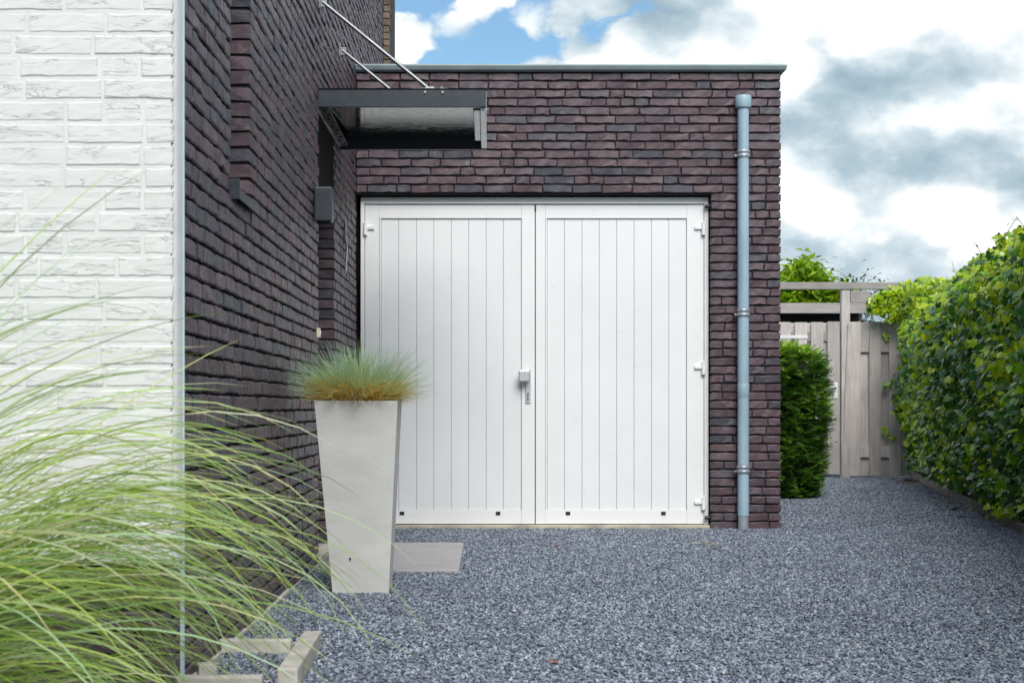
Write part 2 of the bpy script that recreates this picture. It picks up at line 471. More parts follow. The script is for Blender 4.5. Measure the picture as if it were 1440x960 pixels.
gravel_field('gravel', [(-1.6, 3.9, 3.0, 4.3), (-0.96, 3.95, 4.3, 11.83)], 7800, 0.0080, 3, 'blue grey slate chippings covering the driveway before the garage')
gravel_field('gravel', [[(2.15, 11.83), (3.95, 11.83), (5.35, 20.3), (2.15, 20.3)]], 5000, 0.0100, 9, 'blue grey slate chippings on the path towards the wooden gate')

# ------------------------------------------------------------------ bricks
def brick_mesh(name, L, H, D, seed, mat, nx=5, nz=2, bev=0.005, jit=0.0036, fy=0.0028):
    r = random.Random(seed)
    w, h = L / 2, H / 2
    xs = [-w + bev + (2 * w - 2 * bev) * i / (nx - 1) for i in range(nx)]
    zs = [-h + bev + (2 * h - 2 * bev) * i / (nz - 1) for i in range(nz)]
    v = []
    idx = {}
    for k, z in enumerate(zs):
        for i, x in enumerate(xs):
            idx[(i, k)] = len(v)
            e = 1 if k in (0, nz - 1) else 0.6
            v.append((x + r.uniform(-jit, jit), r.uniform(-fy, fy), z + r.uniform(-jit, jit) * e * 1.1))
    f = [(idx[i, k], idx[i + 1, k], idx[i + 1, k + 1], idx[i, k + 1]) for k in range(nz - 1) for i in range(nx - 1)]
    per = [(i, 0) for i in range(nx)] + [(nx - 1, k) for k in range(1, nz)] + [(i, nz - 1) for i in range(nx - 2, -1, -1)] + [(0, k) for k in range(nz - 2, 0, -1)]
    n = len(per)
    ring1 = []; ring2 = []
    for (i, k) in per:
        x, y, z = v[idx[i, k]]
        ex = -bev if i == 0 else (bev if i == nx - 1 else 0)
        ez = -bev if k == 0 else (bev if k == nz - 1 else 0)
        ring1.append(len(v)); v.append((x + ex, bev + r.uniform(-0.001, 0.001), z + ez))
    for (i, k) in per:
        ex = -w if i == 0 else (w if i == nx - 1 else xs[i])
        ez = -h if k == 0 else (h if k == nz - 1 else zs[k])
        ring2.append(len(v)); v.append((ex, D, ez))
    for a in range(n):
        b_ = (a + 1) % n
        f.append((idx[per[b_]], idx[per[a]], ring1[a], ring1[b_]))
        f.append((ring1[b_], ring1[a], ring2[a], ring2[b_]))
    me = bpy.data.meshes.new(name)
    me.from_pydata(v, [], f)
    me.materials.append(mat)
    me.update()
    return me

SL, HL, JV, BH = 0.212, 0.101, 0.005, 0.0522
VAR_S = [brick_mesh('brick', SL, BH, 0.105, 100 + i, M['brick']) for i in range(9)]
VAR_H = [brick_mesh('brick', HL, BH, 0.105, 200 + i, M['brick'], nx=3) for i in range(5)]
def mesh_arrays(me):
    v = np.empty(len(me.vertices) * 3); me.vertices.foreach_get('co', v)
    return v.reshape(-1, 3), [tuple(p.vertices) for p in me.polygons]
ARR = {me.name: mesh_arrays(me) for me in VAR_S + VAR_H}

def row_layout(a, b, r, sl=SL, hl=HL, j=JV):
    """wild bond: stretchers and headers from a to b"""
    out = []; x = a
    first = True
    while x < b - 0.02:
        L = hl if (r.random() < (0.40 if first else 0.26)) else sl
        L *= r.uniform(0.97, 1.03)
        if first: L *= r.uniform(0.72, 1.02)
        first = False
        if b - (x + L) < 0.07: 
            L = b - x
            if L > sl * 1.22:
                out.append((x, x + L / 2 - j / 2)); x = x + L / 2 + j / 2; L = b - x
        out.append((x, x + L)); x += L + j
    return out

def place_bricks(spots, parent, n_ind, stuff_name, plane, varS=VAR_S, varH=VAR_H, arr=ARR, seed=1):
    """spots: (importance, u0, u1, z, depth offset); plane(u, z, off) -> (location, rotation z)"""
    r = random.Random(seed)
    spots = sorted(spots, key=lambda s_: -s_[0])
    V = []; Fc = []; base = 0
    for i, (imp, u0, u1, z, dy) in enumerate(spots):
        L = u1 - u0
        me = r.choice(varS) if L > 0.15 else r.choice(varH)
        nomL = SL if L > 0.15 else HL
        loc, rz = plane((u0 + u1) / 2, z, dy)
        tilt = r.uniform(-0.006, 0.006)
        if i < n_ind:
            link('brick', me, parent, Vector(loc) - Vector(parent.location), (0, tilt if abs(rz) < 0.1 else 0, rz), (L / nomL, 1, 1))
        else:
            v, f = arr[me.name]
            v = v * np.array([L / nomL, 1, 1])
            c, s_ = math.cos(rz), math.sin(rz)
            w = np.stack([v[:, 0] * c - v[:, 1] * s_, v[:, 0] * s_ + v[:, 1] * c, v[:, 2]], 1) + np.array(loc) - np.array(parent.location)
            V.append(w); Fc += [tuple(q + base for q in ff) for ff in f]; base += len(v)
    if V:
        me = bpy.data.meshes.new(stuff_name)
        me.from_pydata(np.concatenate(V).tolist(), [], Fc)
        me.materials.append(spots and varS[0].materials[0])
        o = link(stuff_name, me, parent)
        o['kind'] = 'stuff'

# ------------------------------------------------------------------ garage
garage = empty('garage', (0.6, GY, 0), 'flat roofed dark brick garage with white double doors and zinc coping', 'garage')
go_ = off(garage)
def gpart(name, mb, mat): return mb.build(name, mat, garage, go_)
core = MB()
y0 = GY + 0.013
core.box(GX0, GX1 - 0.011, y0, GY + 0.30, OZ1 + 0.011, GTOP)
core.box(OX1 + 0.011, GX1 - 0.011, y0, GY + 0.30, -0.05, OZ1 + 0.0105)
core.box(GX1 - 0.30, GX1 - 0.0112, GY + 0.3005, GY + 6.2, -0.05, GTOP - 0.002)
gpart('wall_core', core, M['mortar'])
r1 = random.Random(5)
spots = []
for i in range(53):
    z = (i + 0.5) * PITCH
    a = OX1 if i < 39 else GX0 + 0.004
    for (u0, u1) in row_layout(a, GX1, r1):
        spots.append((10 + (5 if i >= 39 else 0) + r1.random() * 0.1 - (0 if i >= 39 else (39 - i) * 0.02), u0, u1, z, r1.uniform(-0.002, 0.003)))
place_bricks(spots, garage, 300, 'facing_bricks', lambda u, z, dy: ((u, GY + dy, z), 0.0), seed=3)
spots = []
for i in range(53):
    z = (i + 0.5) * PITCH
    for (u0, u1) in row_layout(GY + 0.108, GY + 6.2, r1):
        spots.append((0, u0, u1, z, r1.uniform(-0.002, 0.003)))
place_bricks(spots, garage, 0, 'side_wall_bricks', lambda u, z, dy: ((GX1 - dy, u, z), math.pi / 2), seed=4)
rf = MB(); rf.box(GX0, GX1 - 0.02, GY + 0.32, GY + 6.2, GTOP - 0.22, GTOP - 0.05)
gpart('roof', rf, M['gap'])
# coping: a thin zinc trim with a drip edge, mitred round the corner
cp = MB()
prof = [(0.0, 0.0), (-0.020, 0.0), (-0.034, 0.012), (-0.040, 0.040), (-0.034, 0.052), (0.20, 0.060), (0.20, 0.0)]
def coping(mb, x0, x1, yb):
    n = len(prof)
    v = [(x0, yb + a, GTOP + 0.001 + b) for a, b in prof] + [(x1 + (-a if a < 0 else -a), yb + a, GTOP + 0.001 + b) for a, b in prof]
    mb.add(v, [(k, (k + 1) % n, n + (k + 1) % n, n + k) for k in range(n)] + [tuple(range(n))])
coping(cp, GX0, GX1 + 0.002, GY)
n = len(prof)
v = [(GX1 + 0.002 - a, GY + a, GTOP + 0.001 + b) for a, b in prof] + [(GX1 + 0.002 - a, GY + 6.2, GTOP + 0.001 + b) for a, b in prof]
cp.add(v, [(k, n + k, n + (k + 1) % n, (k + 1) % n) for k in range(n)] + [tuple(reversed(range(n, 2 * n)))])
gpart('coping', cp, M['zinc'])
lt = MB(); lt.box(GX0 + 0.002, OX1 + 0.03, GY + 0.012, GY + 0.14, OZ1 - 0.012, OZ1 + 0.004)
gpart('steel_lintel', lt, M['gap'])
th = MB(); th.box(GX0 + 0.012, OX1 - 0.004, GY + 0.02, GY + 0.30, -0.02, 0.034, 0.006)
gpart('threshold', th, M['threshold'])

# ---- white double doors
def fx(px): return (px - PX) * (GY + 0.07) / F
def fz(py): return CH - (py - PY) * (GY + 0.07) / F
DY = GY + 0.075
fr = MB()
x0, x1, zt = fx(507), fx(996.5), fz(277)
zb = 0.05
fr.box(x0, fx(512.5), DY, DY + 0.09, 0.036, zt, 0.003)
fr.box(fx(990.5), x1, DY, DY + 0.09, 0.036, zt, 0.003)
fr.box(fx(512.5) + 0.0005, fx(990.5) - 0.0005, DY + 0.0008, DY + 0.09, fz(286.5), zt - 0.0006, 0.003)
gpart('door_frame', fr, M['white'])
bk = MB(); bk.box(x0 - 0.03, x1 + 0.03, DY + 0.092, DY + 0.12, 0.034, zt + 0.03)
gpart('seal_board', bk, M['gap'])

def door_leaf(xa, xb, pa, pb, edges, hinge_x, side):
    """xa..xb leaf, pa..pb infill panel, edges the joints between boards (photo columns)"""
    lx = garage.location
    t = MB()
    A, B = fx(xa), fx(xb)
    zT, zB = fz(288), fz(736.5)
    p0, p1, q0, q1 = fx(pa), fx(pb), fz(717), fz(307)
    yf = DY + 0.006
    t.box(A, p0, yf, yf + 0.06, zB, zT, 0.0025)
    t.box(p1, B, yf, yf + 0.06, zB, zT, 0.0025)
    t.box(p0 + 0.0004, p1 - 0.0004, yf + 0.0007, yf + 0.06, q1, zT - 0.0005, 0.0025)
    t.box(p0 + 0.0004, p1 - 0.0004, yf + 0.0007, yf + 0.06, zB + 0.0005, q0, 0.0025)
    leaf = t.build('door_leaf', M['white'], garage, go_)
    def sub(name, mb, mat): return mb.build(name, mat, leaf)
    k = MB(); k.box(p0 - 0.002, p1 + 0.002, yf + 0.022, yf + 0.03, q0 - 0.002, q1 + 0.002)
    sub('infill_backing', k, M['bracket'])
    for a, b in zip(edges[:-1], edges[1:]):
        k = MB(); k.box(fx(a) + 0.0011, fx(b) - 0.0011, yf + 0.012, yf + 0.0215, q0 + 0.0012, q1 - 0.0025, 0.0026)
        sub('board', k, M['white_board'])
    k = MB(); k.box(fx(edges[0]) - 0.0135, fx(edges[0]) - 0.001, yf + 0.004, yf + 0.0215, q0 + 0.001, q1 - 0.002, 0.003)
    sub('glazing_bead', k, M['white'])
    w = B - A
    for fr_ in ((pa + 0.16 * (pb - pa)), (pa + 0.835 * (pb - pa))):
        k = MB(); k.box(fx(fr_) - 0.017, fx(fr_) + 0.017, yf - 0.004, yf + 0.004, fz(724), fz(719), 0.002)
        sub('drain_cap', k, M['black_plastic'])
    for hy in (320, 516, 706):
        k = MB()
        hx = fx(hinge_x); hz = fz(hy)
        s_ = side
        k.box(min(hx, hx + s_ * 0.062), max(hx, hx + s_ * 0.062), yf - 0.016, yf + 0.002, hz - 0.014, hz + 0.014, 0.004)
        k.tube([(hx - s_ * 0.004, yf - 0.014, hz - 0.055), (hx - s_ * 0.004, yf - 0.014, hz + 0.002)], 0.0155, 14)
        k.tube([(hx - s_ * 0.004, yf - 0.014, hz - 0.0005), (hx - s_ * 0.004, yf - 0.014, hz + 0.036)], 0.0135, 14)
        k.box(min(hx - s_ * 0.026, hx), max(hx - s_ * 0.026, hx), yf - 0.010, yf + 0.001, hz - 0.05, hz - 0.016, 0.003)
        sub('hinge', k, M['white'])
    return leaf
eL = [536, 560.3, 585.6, 609.8, 634.4, 659, 683.6, 707.8, 733]
leafL = door_leaf(513.2, 752.2, 533, 733.5, eL, 514.5, 1)
eR = [770, 794, 818.6, 843, 867.5, 892, 916.6, 941, 965.6]
leafR = door_leaf(753.4, 989.9, 767, 966, eR, 988.5, -1)
# knob, plate and lock on the left leaf
yf = DY + 0.006
k = MB(); k.box(fx(738.8), fx(746.2), yf - 0.009, yf + 0.001, fz(567), fz(518), 0.004)
k.build('handle_plate', M['alu'], leafL)
k = MB()
k.tube([(fx(742), yf - 0.008, fz(528)), (fx(742), yf - 0.045, fz(528))], 0.012, 12)
k.box(fx(729), fx(745), yf - 0.075, yf - 0.040, fz(537), fz(520.5), 0.009)
k.build('door_knob', M['alu'], leafL)
k = MB()
k.tube([(fx(742.5), yf - 0.006, fz(553.5)), (fx(742.5), yf - 0.016, fz(553.5))], 0.0095, 14)
k.box(fx(742.5) - 0.005, fx(742.5) + 0.005, yf - 0.015, yf - 0.006, fz(563), fz(555), 0.003)
k.build('lock_cylinder', M['steel'], leafL)
k = MB(); k.box(fx(751.6), fx(754.0), yf - 0.001, yf + 0.03, fz(298), fz(288.5), 0.001)
k.build('shoot_bolt', M['black_plastic'], leafL)
for py in (290.5, 727):                          # dark door-stop pins at the right jamb
    k = MB(); zz = fz(py)
    k.tube([(fx(990.5), GY + 0.045, zz), (OX1 + 0.05, GY + 0.045, zz)], 0.014, 12)
    gpart('stop_pin', k, M['black_plastic'])

# ------------------------------------------------------------------ dark brick house (side wall)
house = empty('brick_house', (WX - 0.15, 9.0, 0), 'tall dark brick house wall running back along the driveway', 'house')
ho = off(house)
def hpart(name, mb, mat, parent=house): return mb.build(name, mat, parent, ho if parent is house else (0, 0, 0))
WY0, WY1 = 4.66, 14.9
WIN = (6.09, 6.58, 27 * PITCH, 62 * PITCH)
DOOR = (9.21, 10.14, 0.0, 41 * PITCH)
HT = 84
e = 0.011
core = MB()
xb, xf = WX - 0.32, WX - 0.017
core.box(xb, xf, WY0, WIN[0] - e, -0.05, HT * PITCH)
core.box(xb, xf, WIN[0] - e + 0.0004, WIN[1] + e - 0.0004, -0.05, WIN[2] - e)
core.box(xb, xf, WIN[0] - e + 0.0004, WIN[1] + e - 0.0004, WIN[3] + e, HT * PITCH - 0.001)
core.box(xb, xf, WIN[1] + e, DOOR[0] - e, -0.05, HT * PITCH)
core.box(xb, xf, DOOR[0] - e + 0.0004, DOOR[1] + e - 0.0004, DOOR[3] + e, HT * PITCH - 0.001)
core.box(xb, xf, DOOR[1] + e, WY1, -0.05, HT * PITCH)
hpart('wall_core', core, M['mortar'])
r2 = random.Random(21)
spots = []
for i in range(HT):
    z = (i + 0.5) * PITCH
    segs = [(WY0, WY1)]
    def cut(segs, a, b):
        o = []
        for s0, s1 in segs:
            if b <= s0 or a >= s1: o.append((s0, s1)); continue
            if a > s0: o.append((s0, a))
            if b < s1: o.append((b, s1))
        return o
    if WIN[2] < z < WIN[3]: segs = cut(segs, WIN[0], WIN[1])
    if DOOR[2] <= z < DOOR[3]: segs = cut(segs, DOOR[0], DOOR[1])
    if z < GTOP: segs = cut(segs, GY - 0.003, WY1)
    for s0, s1 in segs:
        for (u0, u1) in row_layout(s0, s1, r2):
            um = (u0 + u1) / 2
            px = PX + F * WX / um; py = PY - (z - CH) * F / um
            vis = px > 257 and -5 < py < 900
            size = (u1 - u0) * 0.974 * F / um ** 2
            spots.append((size if vis and not (px < 420 and py > 700) else -um * 0.01, u0, u1, z, r2.uniform(-0.0035, 0.003)))
place_bricks(spots, house, 300, 'facing_bricks', lambda u, z, dy: ((WX - dy, u, z), math.pi / 2), seed=8)

# window: frame, pane; aluminium sill
wf = MB(); xg = WX - 0.15
a0, a1, b0, b1 = WIN
wf.box(xg - 0.05, xg, a0 + 0.001, a0 + 0.055, b0, b1); wf.box(xg - 0.05, xg, a1 - 0.055, a1 - 0.001, b0, b1)
wf.box(xg - 0.0495, xg - 0.0005, a0 + 0.0555, a1 - 0.0555, b0 + 0.001, b0 + 0.055); wf.box(xg - 0.0495, xg - 0.0005, a0 + 0.0555, a1 - 0.0555, b1 - 0.055, b1 - 0.001)
win = hpart('window', wf, M['anthracite'])
k = MB(); k.box(xg - 0.03, xg - 0.02, a0 + 0.05, a1 - 0.05, b0 + 0.05, b1 - 0.05)
k.build('pane', M['glass'], win)
sl_ = MB()
n0 = [(WX - 0.12, 0.050), (WX + 0.030, 0.020), (WX + 0.032, -0.018), (WX + 0.024, -0.018), (WX + 0.022, 0.010), (WX - 0.12, 0.036)]
v = [(x, a0 - 0.004, b0 + z) for x, z in n0] + [(x, a1 + 0.035, b0 + z) for x, z in n0]
sl_.add(v, [(q, q + 6, (q + 1) % 6 + 6, (q + 1) % 6) for q in range(6)] + [tuple(range(6)), tuple(reversed(range(6, 12)))])
sl_.box(WX - 0.05, WX + 0.034, a0 - 0.008, a0 - 0.0045, b0 - 0.02, b0 + 0.058)
hpart('window_sill', sl_, M['anthracite'])

# entrance: dark panel over the recess, door set back, stone sill
k = MB(); k.box(WX - 0.10, WX - 0.012, DOOR[0] + 0.002, DOOR[1] - 0.002, 2.13, DOOR[3] + 0.004)
hpart('transom_panel', k, M['gap'])
k = MB(); k.box(WX - 0.17, WX - 0.125, DOOR[0] - 0.005, DOOR[1] + 0.005, 0.04, 2.129)
dr = hpart('entrance_door', k, M['anthracite'])
k = MB(); k.box(WX - 0.125, WX - 0.120, DOOR[0] + 0.25, DOOR[0] + 0.65, 0.6, 1.95); k.build('pane', M['glass'], dr)
k = MB(); k.tube([(WX - 0.09, DOOR[0] + 0.1, 0.8), (WX - 0.09, DOOR[0] + 0.1, 1.4)], 0.014, 10)
k.tube([(WX - 0.126, DOOR[0] + 0.1, 0.85), (WX - 0.09, DOOR[0] + 0.1, 0.85)], 0.009, 8); k.tube([(WX - 0.126, DOOR[0] + 0.1, 1.35), (WX - 0.09, DOOR[0] + 0.1, 1.35)], 0.009, 8)
k.build('handle', M['steel'], dr)
k = MB(); k.box(WX - 0.20, WX + 0.010, DOOR[0] + 0.003, DOOR[1] - 0.003, -0.02, 0.045, 0.006)
hpart('door_sill', k, M['concrete'])
# footing ledge of concrete showing between gravel and bricks
k = MB()
yy = 5.0
while yy < 9.15:
    L = rng.uniform(0.35, 0.7)
    k.box(WX - 0.005, WX + 0.011 + rng.uniform(-0.006, 0.006), yy, min(yy + L, 9.19) - 0.006, -0.02, 0.016 + rng.uniform(-0.006, 0.010), 0.004); yy += L
hpart('footing', k, M['concrete'])
# brown stone end pier and dark corner trim beyond the garage roof
k = MB()
for i in range(int(GTOP / PITCH), HT):
    k.box(WX - 0.25, WX + 0.052 + rng.uniform(-0.004, 0.004), WY1 + 0.001, WY1 + 0.24, i * PITCH + 0.004, (i + 1) * PITCH - 0.004, 0.004)
tag(hpart('end_pier', k, M['brown_brick']), kind='stuff')
k = MB(); k.box(WX - 0.2, WX + 0.088, WY1 + 0.2405, WY1 + 0.30, GTOP - 0.05, HT * PITCH)
hpart('corner_trim', k, M['anthracite'])

# ------------------------------------------------------------------ white painted brick wall
WHX, WHY, WHT, WHB = -0.886, 4.52, 0.122, 0.456
wwall = empty('white_brick_wall', (-1.5, WHY, 0), 'white painted brick wall end standing before the dark brick house', 'wall')
wo_ = off(wwall)
k = MB(); k.box(-3.2, WHX - 0.006, WHY + 0.0024, WHY + WHT, WHB + 0.002, 3.4)
k.build('wall_core', M['wmortar'], wwall, wo_)
VW_S = [brick_mesh('brick', SL, 0.0525, 0.1, 300 + i, M['wbrick'], nx=9, nz=4, bev=0.0035, jit=0.0016, fy=0.0005) for i in range(10)]
VW_H = [brick_mesh('brick', HL, 0.0525, 0.1, 350 + i, M['wbrick'], nx=5, nz=4, bev=0.0035, jit=0.0016, fy=0.0005) for i in range(5)]
ARRW = {me.name: mesh_arrays(me) for me in VW_S + VW_H}
r3 = random.Random(77)
spots = []
wp = 0.0620
for i in range(47):
    z = WHB + (i + 0.5) * wp
    for (u0, u1) in row_layout(0.0, 2.3, r3, j=0.009):
        a, b = WHX - u1, WHX - u0
        px = PX + F * b / WHY; py = PY - (z - CH) * F / WHY
        vis = px > -60 and py > -90
        spots.append((10 if vis else 0, a, b, z, r3.uniform(-0.0015, 0.002)))
nvis = sum(1 for s_ in spots if s_[0] > 5)
place_bricks(spots, wwall, nvis, 'outer_bricks', lambda u, z, dy: ((u, WHY + dy, z), 0.0), VW_S, VW_H, ARRW, seed=12)
# white wall's right flank, rough front edge; lighter colour stands in for side light
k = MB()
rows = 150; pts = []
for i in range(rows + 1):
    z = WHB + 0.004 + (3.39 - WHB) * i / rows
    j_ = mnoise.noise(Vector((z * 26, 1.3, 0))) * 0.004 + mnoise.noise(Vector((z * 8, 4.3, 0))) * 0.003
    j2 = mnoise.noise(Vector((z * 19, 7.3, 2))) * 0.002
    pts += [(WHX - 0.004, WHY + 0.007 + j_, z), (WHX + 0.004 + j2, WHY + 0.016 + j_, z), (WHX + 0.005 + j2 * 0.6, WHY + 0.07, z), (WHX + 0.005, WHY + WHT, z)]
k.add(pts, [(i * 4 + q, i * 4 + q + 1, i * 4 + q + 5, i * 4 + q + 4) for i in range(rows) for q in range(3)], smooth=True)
k.build('right_flank', simple('white_lit_flank', (0.80, 0.81, 0.81), 0.6, var=0.03, vscale=9, bump=0.4, bscale=70), wwall, wo_)
k = MB(); k.box(WHX - 0.003, WHX + 0.0085, WHY + WHT + 0.001, WHY + WHT + 0.010, 0.12, 3.4)
k.build('corner_strip', simple('pale_blue_trim', (0.50, 0.62, 0.68), 0.4, var=0.04), wwall, wo_)
k = MB(); k.box(-3.2, WHX - 0.035, WHY + 0.041, WHY + WHT, -0.05, WHB)
k.build('plinth_core', M['mortar'], wwall, wo_)
spots = []
for i in range(7):
    for (u0, u1) in row_layout(0.0, 2.2, r3):
        spots.append((0, WHX - 0.03 - u1, WHX - 0.03 - u0, 0.01 + (i + 0.5) * PITCH, r3.uniform(-0.002, 0.002)))
place_bricks(spots, wwall, 0, 'plinth_bricks', lambda u, z, dy: ((u, WHY + 0.03 + dy, z), 0.0), seed=14)

# ------------------------------------------------------------------ entrance canopy
CY0, CY1, CX1, CZ0, CZ1 = 9.19, 10.60, -0.018, 2.602, 2.706
can = empty('entrance_canopy', (WX, 9.9, CZ0), 'glossy black flat canopy hung on two steel rods over the entrance', 'canopy')
co = off(can)
def cpart(name, mb, mat, parent=can): return mb.build(name, mat, parent, co if parent is can else (0, 0, 0))
k = MB(); k.box(WX - 0.02, CX1, CY0, CY0 + 0.03, CZ0 + 0.004, CZ1, 0.003); f1 = cpart('front_rail', k, M['anthracite'])
k = MB(); k.box(WX - 0.02, CX1, CY1 - 0.03, CY1, CZ0 - 0.018, CZ1 - 0.002, 0.003); cpart('back_rail', k, M['anthracite'])
k = MB(); k.box(CX1 - 0.034, CX1 + 0.002, CY0 + 0.0305, CY1 - 0.0305, CZ0 - 0.012, CZ1 - 0.001, 0.003); cpart('end_rail', k, M['alu'])
k = MB(); k.box(WX - 0.02, CX1 - 0.075, CY0 + 0.031, CY1 - 0.031, CZ0 + 0.012, CZ0 + 0.02)
k.v = [(x, y, z + 0.032 * (y - CY0)) for x, y, z in k.v]
cpart('soffit_panel', k, M['gloss'])
k = MB(); k.box(CX1 - 0.072, CX1 - 0.036, CY0 + 0.12, CY1 - 0.25, CZ0 + 0.004, CZ0 + 0.02, 0.002); cpart('soffit_trim', k, M['alu'])
k = MB(); k.box(WX - 0.02, CX1 - 0.036, CY0 + 0.0315, CY1 - 0.0315, CZ1 - 0.03, CZ1 - 0.008); cpart('top_panel', k, M['anthracite'])
k = MB(); k.box(WX, WX + 0.055, CY0 + 0.035, CY1 - 0.035, CZ0 + 0.002, CZ0 + 0.0118); br = cpart('wall_bracket', k, M['anthracite'])
for i in range(10):
    k = MB(); yy = CY0 + 0.10 + i * 0.128
    k.tube([(WX + 0.024 + 0.014 * (i % 2), yy, CZ0 - 0.002), (WX + 0.024 + 0.014 * (i % 2), yy, CZ0 + 0.006)], 0.011, 8); k.build('bolt', M['gap'], br)
k = MB(); k.box(WX - 0.02, CX1 + 0.004, CY0 - 0.004, CY0 + 0.036, CZ1 + 0.0005, CZ1 + 0.006); cpart('drip_edge', k, M['gap'])
for yy, xa in ((CY0 + 0.05, -0.345), (CY1 - 0.10, -0.345)):
    zt = 3.215
    k = MB(); k.tube([(xa, yy, CZ1 + 0.012), (WX + 0.02, yy, zt)], 0.0115, 12)
    rod = cpart('tie_rod', k, M['steel'])
    k = MB(); k.box(xa - 0.10, xa + 0.11, yy - 0.02, yy + 0.02, CZ1 + 0.0065, CZ1 + 0.014, 0.002)
    k.tube([(xa - 0.02, yy, CZ1 + 0.014), (xa + 0.03, yy, CZ1 + 0.016)], 0.012, 10)
    k.tube([(xa + 0.07, yy, CZ1 + 0.01), (xa + 0.07, yy, CZ1 + 0.026)], 0.012, 10)
    k.build('foot_plate', M['steel'], rod)
    k = MB(); k.box(WX - 0.004, WX + 0.008, yy - 0.03, yy + 0.03, zt - 0.04, zt + 0.05, 0.003)
    k.box(WX + 0.006, WX + 0.045, yy - 0.006, yy + 0.006, zt - 0.03, zt + 0.02, 0.003)
    k.build('wall_plate', M['steel'], rod)
for dx in (0.20, 0.10):
    k = MB(); xx = -0.345 + dx - 0.12
    k.tube([(xx, CY0 - 0.008, CZ1 - 0.016), (xx, CY0 + 0.004, CZ1 - 0.016)], 0.008, 10); cpart('bolt', k, M['steel'])

# ------------------------------------------------------------------ things fixed to the house wall
lamp = empty('wall_lamp', (WX, 8.98, 1.92), 'dark grey box wall lamp beside the entrance recess', 'lamp')
lo = off(lamp)
k = MB(); k.box(WX + 0.004, WX + 0.106, 8.92, 9.02, 1.925, 2.118, 0.010); k.build('housing', M['anthracite'], lamp, lo)
k = MB(); k.box(WX - 0.003, WX + 0.006, 8.935, 9.005, 1.94, 2.10); k.build('back_plate', M['gap'], lamp, lo)
k = MB(); k.box(WX + 0.018, WX + 0.092, 8.934, 9.006, 1.918, 1.926); k.build('lens', M['gap'], lamp, lo)

bell = empty('doorbell', (WX, 9.13, 1.30), 'small cream doorbell plate at the edge of the entrance recess', 'doorbell')
bo = off(bell)
k = MB(); k.box(WX - 0.002, WX + 0.018, 9.10, 9.16, 1.292, 1.345, 0.003); k.build('plate', simple('cream_plastic', (0.66, 0.60, 0.46), 0.4), bell, bo)
k = MB(); k.tube([(WX + 0.016, 9.13, 1.318), (WX + 0.022, 9.13, 1.318)], 0.010, 12); k.build('button', M['white'], bell, bo)

orn = empty('wall_bar', (WX, 10.75, 1.78), 'slim bright metal bar fixed upright on dark bricks near the garage', 'wall bar')
oo = off(orn)
k = MB()
k.tube([(WX + 0.020, 10.72, 1.79), (WX + 0.024, 10.73, 1.90), (WX + 0.026, 10.74, 1.97), (WX + 0.020, 10.76, 2.00), (WX + 0.014, 10.74, 2.03), (WX + 0.018, 10.72, 2.08), (WX + 0.020, 10.73, 2.12), (WX + 0.012, 10.76, 2.135)], 0.0075, 8)
k.build('bar', M['alu'], orn, oo)
for yy, zz in ((10.73, 1.83), (10.75, 1.995), (10.73, 2.09)):
    k = MB(); k.tube([(WX - 0.004, yy, zz), (WX + 0.020, yy, zz)], 0.006, 8); k.build('stand_off', M['black_plastic'], orn, oo)

# ------------------------------------------------------------------ downpipe on the garage
PXX = (1045 - PX) / F * (GY - 0.05)
pipe = empty('downpipe', (PXX, GY - 0.055, 0), 'blue grey rain downpipe clamped to the dark brick garage pier', 'downpipe')
po = off(pipe)
pyy = GY - 0.055
def pz(py): return CH - (py - PY) / F * pyy
k = MB(); k.tube([(PXX, pyy, 0.11), (PXX, pyy, pz(150))], 0.0415, 24); k.build('pipe', M['pipe'], pipe, po)
k = MB(); k.tube([(PXX, pyy, -0.02), (PXX, pyy, 0.115)], 0.0385, 24); k.build('foot_pipe', M['bracket'], pipe, po)
k = MB(); k.tube([(PXX, pyy, pz(152)), (PXX, pyy, pz(149)), (PXX, pyy, pz(137)), (PXX, pyy, pz(135))], [0.054, 0.060, 0.060, 0.056], 24)
k.box(PXX - 0.05, PXX + 0.05, pyy + 0.02, GY + 0.01, pz(148), pz(136), 0.004)
k.build('hopper_cap', M['pipe'], pipe, po)
for py in (217, 440, 660):
    zc = pz(py)
    k = MB(); k.tube([(PXX, pyy, zc - 0.024), (PXX, pyy, zc - 0.020), (PXX, pyy, zc - 0.006), (PXX, pyy, zc - 0.002)], [0.044, 0.050, 0.050, 0.044], 24)
    k.tube([(PXX, pyy, zc + 0.006), (PXX, pyy, zc + 0.010), (PXX, pyy, zc + 0.026), (PXX, pyy, zc + 0.030)], [0.044, 0.0485, 0.0485, 0.044], 24)
    k.tube([(PXX, pyy, zc - 0.03), (PXX, pyy, zc + 0.034)], 0.0445, 24, caps=False)
    b_ = k.build('bracket', M['bracket'], pipe, po)
    k = MB(); k.tube([(PXX - 0.058, pyy - 0.018, zc - 0.012), (PXX - 0.058, pyy + 0.016, zc - 0.012)], 0.008, 10)
    k.box(PXX - 0.066, PXX - 0.044, pyy - 0.006, pyy + 0.006, zc - 0.020, zc - 0.004, 0.002)
    k.build('bolt', M['steel'], b_)
    k = MB(); k.tube([(PXX, pyy + 0.03, zc - 0.012), (PXX, GY + 0.03, zc - 0.012)], 0.007, 8); k.build('pin', M['steel'], b_)
k = MB(); zc = pz(549)
k.tube([(PXX, pyy, zc - 0.05), (PXX, pyy, zc - 0.047), (PXX, pyy, zc + 0.047), (PXX, pyy, zc + 0.05)], [0.0415, 0.0428, 0.0428, 0.0415], 24)
k.build('sleeve', M['pipe'], pipe, po)

